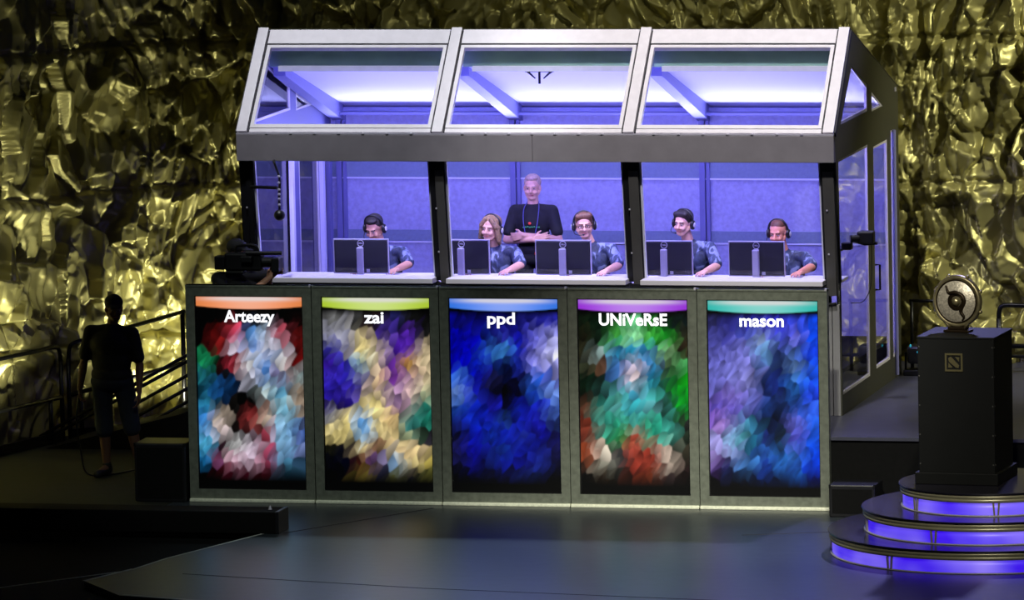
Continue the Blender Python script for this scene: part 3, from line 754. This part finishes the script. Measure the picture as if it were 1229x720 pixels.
def headset(t_loc, rz, hm, label, mic=True):
    t = empty('headset', t_loc, rz, label, 'headset', 'headsets worn by the seated players')
    def put(bm):
        for v in bm.verts: v.co = hm @ v.co
        return bm
    arc = [(.099*math.sin(a), .012, .022+.112*math.cos(a)) for a in [R(-98+196*k/20) for k in range(21)]]
    bm = B(); tube(bm, arc, .011, 8); obj('headband', put(bm), 'black', t, True)
    for s in (-1, 1):
        bm = B(); ell(bm, (s*.100, .012, -.010), (.024, .042, .048)); cu = obj('ear_cup', put(bm), 'black', t, True)
        bm = B(); ell(bm, (s*.120, .012, -.010), (.008, .022, .026)); obj('cup_badge', put(bm), 'silver', cu, True)
    if mic:
        bm = B(); tube(bm, curve_pts([(-.105, -.01, -.03), (-.095, -.07, -.065), (-.05, -.115, -.075), (-.02, -.122, -.073)], 6), .004, 6)
        ell(bm, (-.014, -.122, -.073), (.012, .009, .009)); obj('microphone', put(bm), 'black', t, True)
    return t
def seated(i, x, lean, hz, headrot, label, hlabel, skin, hs, hmt, dx=0.0):
    """player at the desk: feet on the booth floor, forearms on the desk top"""
    L = lean
    J = dict(head=(-L, -.12, hz), headrot=headrot, neck=(-L*.55, -.05, hz-.19), chest=(-L*.2, -.02, hz-.37), pelvis=(0, .08, .50),
             sh_l=(-.185-L*.3, -.04, hz-.235), sh_r=(.185-L*.3, -.04, hz-.235), el_l=(-.27, -.26, .89), el_r=(.27, -.24, .90),
             wr_l=(-.20, -.47, .875), wr_r=(.20+dx, -.46, .875), hd_l=(.15, -1, -.05), hd_r=(-.15, -1, -.05), pn_l=(0, 0, -1), pn_r=(0, 0, -1), curl_l=.35, curl_r=.35,
             hip_l=(-.10, .03, .48), hip_r=(.10, .03, .48), kn_l=(-.14, -.40, .50), kn_r=(.14, -.40, .50), an_l=(-.13, -.36, .09), an_r=(.13, -.36, .09),
             toe_l=(-.14, -.52, .04), toe_r=(.14, -.52, .04))
    loc = (x, 1.52, 1.05)
    t, hm = person('person', label, loc, 0, J, skin, hs, hmt, 'jersey', 'trouser', group='players seated at the desk', sleeve=.86)
    h = headset(loc, 0, hm, hlabel)
    return t, hm
SP = [(-1.906, .10, 1.235, (-12, 26, 0), 'seated player in the left bay looking down, dark fringe, patterned navy jersey', 'black headset on the leftmost player in the left bay', 'skin', 'short', 'hair_dark'),
      (-.744, .05, 1.24, (-16, 4, 6), 'seated player with long wavy blond hair and patterned jersey', 'black headset on the player with long wavy hair', 'skin_pale', 'long', 'hair_blond'),
      (.179, .09, 1.275, (14, 4, -3), 'seated player with glasses and sandy hair beside the standing man', 'black headset on the player with glasses', 'skin_pale', 'sweep', 'hair_sand'),
      (1.153, .08, 1.30, (-18, 6, 4), 'seated player with short dark hair looking aside, blue jersey', 'black headset on the dark-haired player looking aside', 'skin_pale', 'sweep', 'hair_dark'),
      (2.079, .08, 1.21, (-10, 12, 0), 'seated balding player with ruddy face at the right end', 'black headset on the balding player at the right end', 'skin_ruddy', 'thin', 'hair_thin')]
for i, (x, ln, hz, hr, lb, hl, sk, hs, hmt) in enumerate(SP):
    t, hm = seated(i, x+ln-.02, ln, hz, hr, lb, hl, sk, hs, hmt)
    if i == 2:
        g = empty('eyeglasses', t.location, 0, 'black framed eyeglasses on the sandy-haired player', 'glasses')
        bm = B()
        for s in (-1, 1):
            pts = [hm @ Vector((s*.031+.022*math.copysign(abs(math.cos(a))**.6, math.cos(a)), -.100, .0+.014*math.copysign(abs(math.sin(a))**.6, math.sin(a)))) for a in [k*math.pi/8 for k in range(16)]]
            tube(bm, pts, .0028, 6, True)
        tube(bm, [hm @ Vector((-.009, -.101, .003)), hm @ Vector((.009, -.101, .003))], .0025, 6); obj('rims', bm, 'black', g)
        for s in (-1, 1):
            bm = B(); tube(bm, [hm @ Vector((s*.053, -.100, .004)), hm @ Vector((s*.078, -.06, .004)), hm @ Vector((s*.082, .0, .004))], .0025, 6); obj('temple', bm, 'black', g)

# standing coach with folded arms
J = dict(head=(0, -.03, 1.565), headrot=(4, 3, 0), neck=(0, 0, 1.385), chest=(0, 0, 1.22), pelvis=(0, .01, .93),
         sh_l=(-.185, .01, 1.345), sh_r=(.185, .01, 1.345), el_l=(-.262, -.05, 1.055), el_r=(.262, -.05, 1.055),
         wr_l=(.045, -.205, 1.075), wr_r=(-.055, -.175, 1.115), hd_l=(1, -.02, .22), hd_r=(-1, .1, -.18), pn_l=(.1, 1, 0), pn_r=(0, 1, 0), curl_l=.5, curl_r=.6,
         hip_l=(-.095, .01, .90), hip_r=(.095, .01, .90), kn_l=(-.11, -.02, .49), kn_r=(.11, -.02, .49), an_l=(-.12, .02, .08), an_r=(.12, .02, .08),
         toe_l=(-.14, -.14, .035), toe_r=(.14, -.14, .035))
CL = (-.505, 2.1, 1.05)
t, hm = person('person', 'man standing with folded arms in a black printed t-shirt behind the players', CL, 0, J, 'skin_pale', 'short', 'hair_light', 'tee', 'trouser', sleeve=.72)
bm = B(); ell(bm, (-.01, -.128, 1.225), (.016, .006, .014)); obj('shirt_print', bm, 'red', t)
bm = B(); [ell(bm, (-.075+.022*k, -.124-.004*math.cos(k-3.5), 1.185+.003*(k % 3)), (.010, .006, .007), None, 2) for k in range(8)]; obj('shirt_print', bm, 'green', t)
bm = B(); box(bm, (.06, -.14, .90), (-.09, -.125, .925), Matrix.Translation((0, 0, .02)) @ Matrix.Rotation(R(8), 4, 'Y')); obj('belt_print', bm, 'red', t)
ly = empty('lanyard', CL, 0, 'bluish lanyard hanging round the neck of the standing man', 'lanyard')
for s in (-1, 1):
    bm = B(); tube(bm, curve_pts([(s*.055, .0, 1.425), (s*.075, -.085, 1.36), (s*.07, -.137, 1.24), (s*.05, -.15, 1.13)], 6), .0045, 6); obj('strap', bm, 'lanyard', ly)

# man in dark clothes on the left side of the stage
J = dict(head=(.05, -.04, 1.625), headrot=(22, 8, 0), neck=(.02, 0, 1.455), chest=(0, 0, 1.27), pelvis=(0, .01, .95),
         sh_l=(-.20, .01, 1.40), sh_r=(.215, .01, 1.38), el_l=(-.27, .0, 1.10), el_r=(.275, .02, 1.07),
         wr_l=(-.295, -.09, .86), wr_r=(.285, -.08, .82), hd_l=(.0, -.1, -1), hd_r=(-.05, -.1, -1), pn_l=(1, 0, 0), pn_r=(-1, 0, 0), curl_l=1.1, curl_r=.6,
         hip_l=(-.10, .01, .92), hip_r=(.11, .01, .92), kn_l=(-.08, -.03, .50), kn_r=(.17, .03, .51), an_l=(-.07, .0, .08), an_r=(.23, .10, .08),
         toe_l=(-.13, -.17, .035), toe_r=(.25, -.07, .035))
ML = (-4.27, .25, 0)
t, hm = person('person', 'man in dark t-shirt, shorts and cap standing by the handrail holding a cable', ML, R(4), J, 'skin_dark', 'cap', 'tee', 'tee', 'navy', short_legs=True, sleeve=.75, bulk=1.22)
bm = tube(B(), curve_pts([(-.29, -.13, .80), (-.33, -.12, .55), (-.30, -.1, .25), (-.25, -.08, .03), (-.05, -.02, .012), (.10, .25, .012), (.22, .5, .012), (.30, .75, .012)], 8), .009, 8)
bm2 = obj('cable', bm, 'black', None, True); bm2.location = ML
tag(bm2, 'black cable trailing from the hand of the man by the handrail', 'cable')

# camera operator between the displays and the booth
J = dict(head=(-.10, .06, 1.60), headrot=(74, 6, 0), neck=(-.12, .05, 1.42), chest=(-.10, .04, 1.22), pelvis=(-.10, .05, .92),
         sh_l=(-.25, -.12, 1.37), sh_r=(.12, .20, 1.36), el_l=(-.04, -.30, 1.14), el_r=(.16, .10, 1.18),
         wr_l=(.262, -.11, 1.40), wr_r=(.24, -.05, 1.44), hd_l=(.55, .10, .65), hd_r=(1, -.1, .15), pn_l=(.3, 1, 0), pn_r=(0, -1, 0), curl_l=1.0, curl_r=.7,
         hip_l=(-.11, -.05, .90), hip_r=(-.09, .15, .90), kn_l=(-.08, -.08, .50), kn_r=(-.02, .18, .50), an_l=(-.12, -.10, .08), an_r=(-.10, .2, .08),
         toe_l=(.03, -.12, .035), toe_r=(.05, .2, .035))
OL = (-2.62, -.72, .67)
t, hm = person('person', 'camera operator in black filming toward the players from the booth corner', OL, 0, J, 'skin', 'cap', 'tee', 'tee', 'trouser', sleeve=1.0, bulk=1.38)
vc = empty('video_camera', (OL[0], OL[1], 2.10), 0, 'black shoulder video camera with microphone tube, held by the operator', 'camera')
Z0 = 2.10-.67
def vp(name, bm, m, label=None):
    o = obj(name, bm, m, vc, False)
    if label: o['label'] = label
    return o
vp('body', box(B(), (-.16, -.22, .03), (.20, -.08, .20), bev=.02), 'black')
vp('battery', box(B(), (-.26, -.21, .04), (-.16, -.09, .17), bev=.01), 'black')
vp('lens', tube(B(), [(.20, -.15, .11), (.30, -.15, .11)], .05, 16), 'blackm')
vp('lens_hood', box(B(), (.30, -.24, .02), (.375, -.06, .155), bev=.01), 'black')
vp('top_handle', tube(B(), curve_pts([(-.06, -.15, .20), (-.04, -.15, .26), (.12, -.15, .265), (.16, -.15, .20)], 5), .014), 'blackm')
vp('microphone', tube(B(), [(.06, -.24, .205), (.41, -.24, .205)], .018, 12), 'black', 'long black microphone tube')
vp('viewfinder', box(B(), (.02, -.31, .12), (.13, -.22, .18), bev=.01), 'black')
vp('shoulder_pad', box(B(), (-.16, -.21, -.0), (.02, -.09, .03), bev=.012), 'black')

# ------------------------------------------------------------------ small gear on the booth
ha = empty('hanging_camera', (-2.46, -.10, 2.57), 0, 'round black camera head hanging on a beaded arm in the left bay', 'camera')
obj('ball', (lambda b: (ell(b, (0, 0, 0), (.055, .055, .055)), b)[1])(B()), 'black', ha, True)
bm = tube(B(), curve_pts([(0, 0, .05), (.0, 0, .18), (.01, 0, .33), (-.01, 0, .42), (-.04, 0, .50), (-.05, .03, .52)], 8), .012, 8); ar = obj('arm', bm, 'black', ha, True)
for z in (.10, .155, .20, .245, .31, .37):
    bm = B(); ell(bm, (.003, -.008, z), (.015, .015, .013), None, 2); obj('bead', bm, 'silver', ar, True)
obj('support_bar', tube(B(), [(-.30, .09, .26), (-.02, 0, .26)], .017, 8), 'blackm', ha)
sc = empty('clamp_camera', (3.0, .62, 2.30), 0, 'black camera on a clamp arm at the right side post of the booth', 'camera')
obj('body', box(B(), (-.02, -.05, -.05), (.14, .06, .07), bev=.015), 'black', sc)
obj('lens', tube(B(), [(-.08, -.06, .0), (.0, -.03, .005)], .035, 12), 'blackm', sc)
obj('arm', tube(B(), [(-.10, .05, -.02), (.04, .05, -.06), (.16, .04, -.05)], .015, 8), 'blackm', sc)
obj('clamp', box(B(), (-.16, -.12, -.10), (-.06, -.02, -.03), bev=.012), 'blackm', sc)
obj('bracket', tube(B(), [(-.12, -.10, -.08), (-.22, -.16, -.13)], .012, 8), 'blackm', sc)
obj('cable', tube(B(), curve_pts([(.10, .06, -.05), (.10, .06, -.2), (.09, .06, -.45), (.02, .05, -.60), (-.1, .04, -.62)], 6), .005, 6), 'black', sc, True)
rg = empty('ceiling_rig', (-.17, 1.05, 3.86), 0, 'small black bracket with two lamps hanging under the booth ridge', 'bracket')
obj('stem', tube(B(), [(0, 0, .02), (0, 0, -.14)], .012, 8), 'blackm', rg)
obj('crossbar', tube(B(), [(-.14, 0, -.02), (.14, 0, -.02)], .009, 8), 'blackm', rg)
for s in (-1, 1): obj('lamp_arm', tube(B(), [(s*.13, 0, -.01), (s*.04, 0, -.09)], .008, 8, taper=[.014, .006]), 'black', rg)

# ------------------------------------------------------------------ railings
def rail(bars, posts, loc, label, group, r=.022, kick=None):
    t = empty('guard_rail', loc, 0, label, 'railing', group)
    for b in bars: obj('rail_bar', tube(B(), [Vector(p)-Vector(loc) for p in b], r, 8), 'rail', t, True)
    for a, b in posts: obj('post', tube(B(), [Vector(a)-Vector(loc), Vector(b)-Vector(loc)], r*1.1, 8), 'rail', t, True)
    if kick: obj('kick_board', beam(B(), Vector(kick[0])-Vector(loc), Vector(kick[1])-Vector(loc), .03, .10), 'rail', t)
    return t
def along(a, b, t, z): return (a[0]+(b[0]-a[0])*t, a[1]+(b[1]-a[1])*t, z)
A, Bp = (-5.47, 2.50), (-6.10, .25)
rail([curve_pts([along(A, Bp, 0, .80), along(A, Bp, .012, .92), along(A, Bp, .05, .965), along(A, Bp, .2, .965)], 5)+[along(A, Bp, 1, .965)],
      [along(A, Bp, 0, .45), along(A, Bp, 1, .45)]],
     [(along(A, Bp, 0, 0), along(A, Bp, 0, .82)), (along(A, Bp, .09, 0), along(A, Bp, .09, .45)), (along(A, Bp, 1, 0), along(A, Bp, 1, .965))],
     (A[0], A[1], 0), 'black guard rail section at the far left edge, left of the man', 'black guard rails before the curtain', kick=(along(A, Bp, 0, .06), along(A, Bp, 1, .06)))
A, Bp = (-5.43, 2.62), (-4.47, 3.52)
rail([curve_pts([along(A, Bp, 0, .80), along(A, Bp, .012, .92), along(A, Bp, .05, .972), along(A, Bp, .2, 1.01)], 5)+[along(A, Bp, 1, 1.195)],
      [along(A, Bp, 0, .45), along(A, Bp, 1, .68)]],
     [(along(A, Bp, 0, 0), along(A, Bp, 0, .82)), (along(A, Bp, .10, 0), along(A, Bp, .10, .47)), (along(A, Bp, .98, 0), along(A, Bp, .98, 1.19))],
     (A[0], A[1], 0), 'black guard rail section behind the standing man on the left', 'black guard rails before the curtain', kick=(along(A, Bp, 0, .06), along(A, Bp, 1, .06)))
# sloping ramp rail
ra, rb = Vector((-5.62, 2.2, .03)), Vector((-4.15, 2.6, .83))
off = [(0, 0), (0, .06), (0, -.14), (0, -.27), (0, -.40)]
bars = [[ra+Vector((0, 0, d)), rb+Vector((0, 0, d))] for _, d in off[:2]]
bars += [[ra.lerp(rb, .55)+Vector((0, 0, d)), rb+Vector((0, 0, d))] for _, d in off[2:]]
rail(bars, [(rb+Vector((0, 0, -.50)), rb+Vector((0, 0, .06))), (ra.lerp(rb, .58)+Vector((0, 0, -.42)), ra.lerp(rb, .58))],
     (-4.15, 2.6, .3), 'black sloping ramp rail with five bars, left of the orange-topped display', None, .018)
bm = plate(B(), [(-5.5, 0), (-3.05, 0), (-3.05, .64), (-3.35, .64), (-4.1, .36)], [], lambda a, b, d: Vector((a, 2.0+d, b)), .9)
tag(obj('access_ramp', bm, 'skirt'), 'black sloping access ramp behind the man, beside the booth platform', 'ramp')
# right hand rails
rail([[(2.95, 3.45, 1.37), (3.42, 3.45, 1.37)], [(2.95, 3.45, .83), (5.5, 3.45, .83)]], [((2.97, 3.45, .67), (2.97, 3.45, 1.37)), ((3.40, 3.45, .67), (3.40, 3.45, 1.37))], (3.2, 3.45, .67),
     'thin black guard rail between the booth and the trophy', 'black guard rails before the curtain', .017)
rail([curve_pts([(3.86, 3.3, 1.20), (3.87, 3.3, 1.31), (3.92, 3.3, 1.35), (4.1, 3.3, 1.35)], 5)+[(5.5, 3.3, 1.35)], [(3.86, 3.3, .95), (5.5, 3.3, .95)]],
     [((3.86, 3.3, .67), (3.86, 3.3, 1.22)), ((5.45, 3.3, .67), (5.45, 3.3, 1.35))], (3.86, 3.3, .67), 'black guard rail with a rounded corner behind the trophy, at the right edge', 'black guard rails before the curtain', .024)
fc = empty('floor_fixture', (3.12, 3.2, .67), 0, 'dark floor lamp with cyan glints behind the booth, beside the plinth', 'lamp')
obj('housing', box(B(), (-.14, -.12, .12), (.14, .1, .30), bev=.03), 'black', fc)
obj('yoke', tube(B(), [(-.17, 0, 0), (-.17, 0, .22), (-.14, 0, .22)], .012), 'blackm', fc)
obj('base', box(B(), (-.18, -.1, 0), (.16, .1, .06), bev=.01), 'black', fc)
bm = B(); ell(bm, (-.02, -.125, .24), (.018, .008, .014), None, 2); obj('indicator', bm, 'cyan', fc, True)
bm = B(); ell(bm, (-.10, -.115, .30), (.010, .008, .016), None, 2); obj('indicator', bm, 'cyan', fc, True)
# black boxes near the displays
def crate(name, a, b, label, cat, grille=True):
    c = Vector(((a[0]+b[0])/2, (a[1]+b[1])/2, a[2])); t = empty(name, c, 0, label, cat)
    obj('cabinet', box(B(), Vector(a)-c, Vector(b)-c, bev=.012), 'black', t)
    if grille:
        obj('grille', box(B(), (a[0]-c.x+.03, a[1]-c.y-.008, .04), (b[0]-c.x-.03, a[1]-c.y+.004, b[2]-a[2]-.04)), 'skirt', t)
        for s in (-1, 1): obj('corner_guard', box(B(), (s*(b[0]-c.x)-.02*(s > 0)-.0, a[1]-c.y-.006, b[2]-a[2]-.03), (s*(b[0]-c.x)+.02*(s < 0), a[1]-c.y+.02, b[2]-a[2]+.003)), 'blackm', t)
    return t
crate('floor_speaker', (-3.57, -1.42, 0), (-3.07, -1.02, .555), 'black box speaker on the floor, left of the display row', 'speaker')
crate('floor_speaker', (3.13, -1.75, 0), (3.56, -1.36, .30), 'small black box speaker between the display row and the round steps', 'speaker')
st = empty('low_step', (-3.6, -3.07, 0), 0, 'long low black step lying across the dark floor at lower left', 'step')
obj('body', box(B(), (-2.6, -.20, 0), (1.92, .14, .20), bev=.008), 'skirt', st)
obj('end_cap', box(B(), (1.90, -.205, .0), (1.935, .145, .205), bev=.006), 'black', st)
bm = B(); tube(bm, [(1.81, -.03, .20), (1.81, -.03, .235)], .016, 8, taper=[.018, .006]); obj('bolt', bm, 'silver', st)

# ------------------------------------------------------------------ round steps, plinth, trophy
CX, CY = 4.93, -3.50
def riser(R0, z0, h, label, a_first, step):
    t = empty('round_riser', (CX, CY, z0), 0, label, 'step', 'stacked round steps with purple light')
    obj('top', lathe(B(), [(0, h), (R0+.012, h), (R0+.016, h-.006), (R0+.012, h-.016), (R0-.02, h-.018), (0, h-.018)], 160), 'riser_top', t)
    obj('rim', lathe(B(), [(R0-.03, h-.02), (R0+.004, h-.02), (R0+.004, h-.045), (R0-.002, h-.05), (R0-.002, h-.058), (R0+.004, h-.062), (R0-.004, h-.085), (R0-.03, h-.088)], 160), 'riser_rim', t, True)
    obj('light_band', lathe(B(), [(R0-.05, h-.088), (R0-.022, h-.086), (R0-.022, .012), (R0-.05, .01)], 160), 'glow', t, True)
    obj('base_ring', lathe(B(), [(R0-.06, .0), (R0-.004, .0), (R0-.004, .010), (R0-.06, .012)], 160), 'silver', t, True)
    k = 0; a = a_first
    for j in range(int(round(360/step))):
        a = R(a_first+j*step); b = B()
        e = [(-.042, h-.088), (-.020, h-.088), (-.012, .012), (-.030, .012)], [(.042, h-.088), (.020, h-.088), (.012, .012), (.030, .012)]
        rot = Matrix.Rotation(a+math.pi/2, 4, 'Z')
        for pts in e:
            s = .8
            plate(b, [(p[0]*s, p[1]) for p in pts], [], lambda x, z, d: rot @ Vector((x, -(R0-.022)-d, z)), .016)
        obj('bracket', b, 'riser_rim', t)
    return t
riser(1.43, 0, .205, 'widest round black step glowing purple, lowest of the three', -171, 52)
riser(1.13, .205, .205, 'middle round black step glowing purple', -159, 52)
riser(.80, .41, .205, 'smallest round black step glowing purple, under the plinth', -137, 60)
PZ = .615
pl = empty('plinth', (0, 0, 0), 0, 'tall black square plinth with a small square emblem under the trophy', 'plinth')
PXc, PYc, ph = 4.70, -3.42, 1.31
pl.location = (PXc, PYc, PZ); pl.rotation_euler = (0, 0, R(-4))
hw = .345
obj('body', box(B(), (-hw, -hw, .10), (hw, hw, ph-.02), bev=.006), 'plinth', pl)
obj('top', box(B(), (-hw-.006, -hw-.006, ph-.022), (hw+.006, hw+.006, ph), bev=.004), 'plinth', pl)
obj('base', box(B(), (-hw-.03, -hw-.03, 0), (hw+.03, hw+.03, .105), bev=.006), 'plinth', pl)
for z in [.18+.26*k for k in range(5)]:
    for x in (-hw+.014, hw-.014): obj('rivet', box(B(), (x-.005, -hw-.004, z-.005), (x+.005, -hw+.002, z+.005)), 'postgrey', pl)
    obj('rivet', box(B(), (hw-.002, -hw+.012, z-.005), (hw+.004, -hw+.022, z+.005)), 'postgrey', pl)
em = empty('e', (0, 0, 0)); bpy.data.objects.remove(em)
ex, ez, es = -.015, ph-.225, .080
bm = plate(B(), [(ex-es, ez-es), (ex+es, ez-es), (ex+es, ez+es), (ex-es, ez+es)], [[(ex-es+.016, ez-es+.016), (ex+es-.016, ez-es+.016), (ex+es-.016, ez+es-.016), (ex-es+.016, ez+es-.016)]], lambda a, b, d: Vector((a, -hw-.010+d, b)), .014)
e1 = obj('emblem_frame', bm, 'emblem', pl)
bm = B(); q = .050
plate(bm, [(ex-q, ez+q*.75), (ex-q*.55, ez+q), (ex+q, ez-q*.55), (ex+q*.8, ez-q), (ex+q*.35, ez-q*.9), (ex-q*.9, ez+q*.15)], [], lambda a, b, d: Vector((a, -hw-.008+d, b)), .012)
plate(bm, [(ex+q*.25, ez+q*.95), (ex+q, ez+q*.9), (ex+q*.95, ez+q*.1)], [], lambda a, b, d: Vector((a, -hw-.008+d, b)), .012)
plate(bm, [(ex-q*.95, ez-q*.1), (ex-q*.25, ez-q*.9), (ex-q, ez-q*.95)], [], lambda a, b, d: Vector((a, -hw-.008+d, b)), .012)
obj('emblem_mark', bm, 'emblem', e1)
# trophy: round shield with an S-shaped dark groove on a small stand
tp = empty('trophy', (PXc-.06, PYc+.02, PZ+ph), R(-14), 'round bronze and silver shield trophy standing on the black plinth', 'trophy')
TR, TZ = .205, .275
def faceY(bm, tilt=0):
    m = Matrix.Translation((0, 0, TZ)) @ Matrix.Rotation(R(90), 4, 'X')
    for v in bm.verts: v.co = m @ v.co
    return bm
obj('shield', faceY(lathe(B(), [(0, -.05), (TR*.9, -.05), (TR, -.03), (TR+.028, .0), (TR+.024, .03), (TR+.010, .045), (TR-.004, .036), (TR-.03, .030), (0, .03)], 64)), 'gold', tp, True)
obj('face_plate', faceY(lathe(B(), [(0, .030), (TR-.010, .030), (TR-.014, .038), (0, .038)], 64)), 'disc', tp, True)
q = .00150
pts = curve_pts([(x*q, y*q, .038) for x, y in ((-66, 92), (-48, 50), (-8, 52), (34, 36), (50, 2), (34, -36), (30, -62), (48, -92), (38, -112))], 6)
n = len(pts); obj('groove', faceY(tube(B(), pts, .01, 8, taper=[.006+.015*math.sin(math.pi*min(1, (k+1)/n*1.05))**.6 if k < n*.9 else .009 for k in range(n)])), 'brown', tp, True)
obj('rim_groove', faceY(lathe(B(), [(TR-.022, .039), (TR-.014, .042), (TR-.008, .039), (TR-.014, .034)], 64)), 'brown', tp, True)
bm = B(); lathe(bm, [(.045, .038), (.078, .042), (.084, .038), (.078, .034), (.045, .034)], 40); obj('boss_ring', faceY(bm), 'brown', tp, True)
bm = B(); lathe(bm, [(0, .075), (.022, .07), (.034, .055), (.036, .045), (.044, .040), (.046, .028)], 32); obj('boss', faceY(bm), 'gold', tp, True)
for k in range(8):
    a = R(22+45*k); b = B(); ell(b, ((TR+.028)*math.cos(a), 0, TZ+(TR+.028)*math.sin(a)), (.018, .022, .018), None, 2); obj('stud', b, 'gold', tp, True)
bm = B(); box(bm, (-.12, -.06, 0), (.12, .06, .022), bev=.005); box(bm, (-.085, -.045, .022), (.085, .045, .05), bev=.006)
st = obj('stand', bm, 'brown', tp)
for s in (-1, 1): obj('claw', tube(B(), [(s*.07, -.02, .04), (s*.10, -.03, .075), (s*.125, -.02, .12)], .012, 8, taper=[.016, .013, .008]), 'gold', st, True)
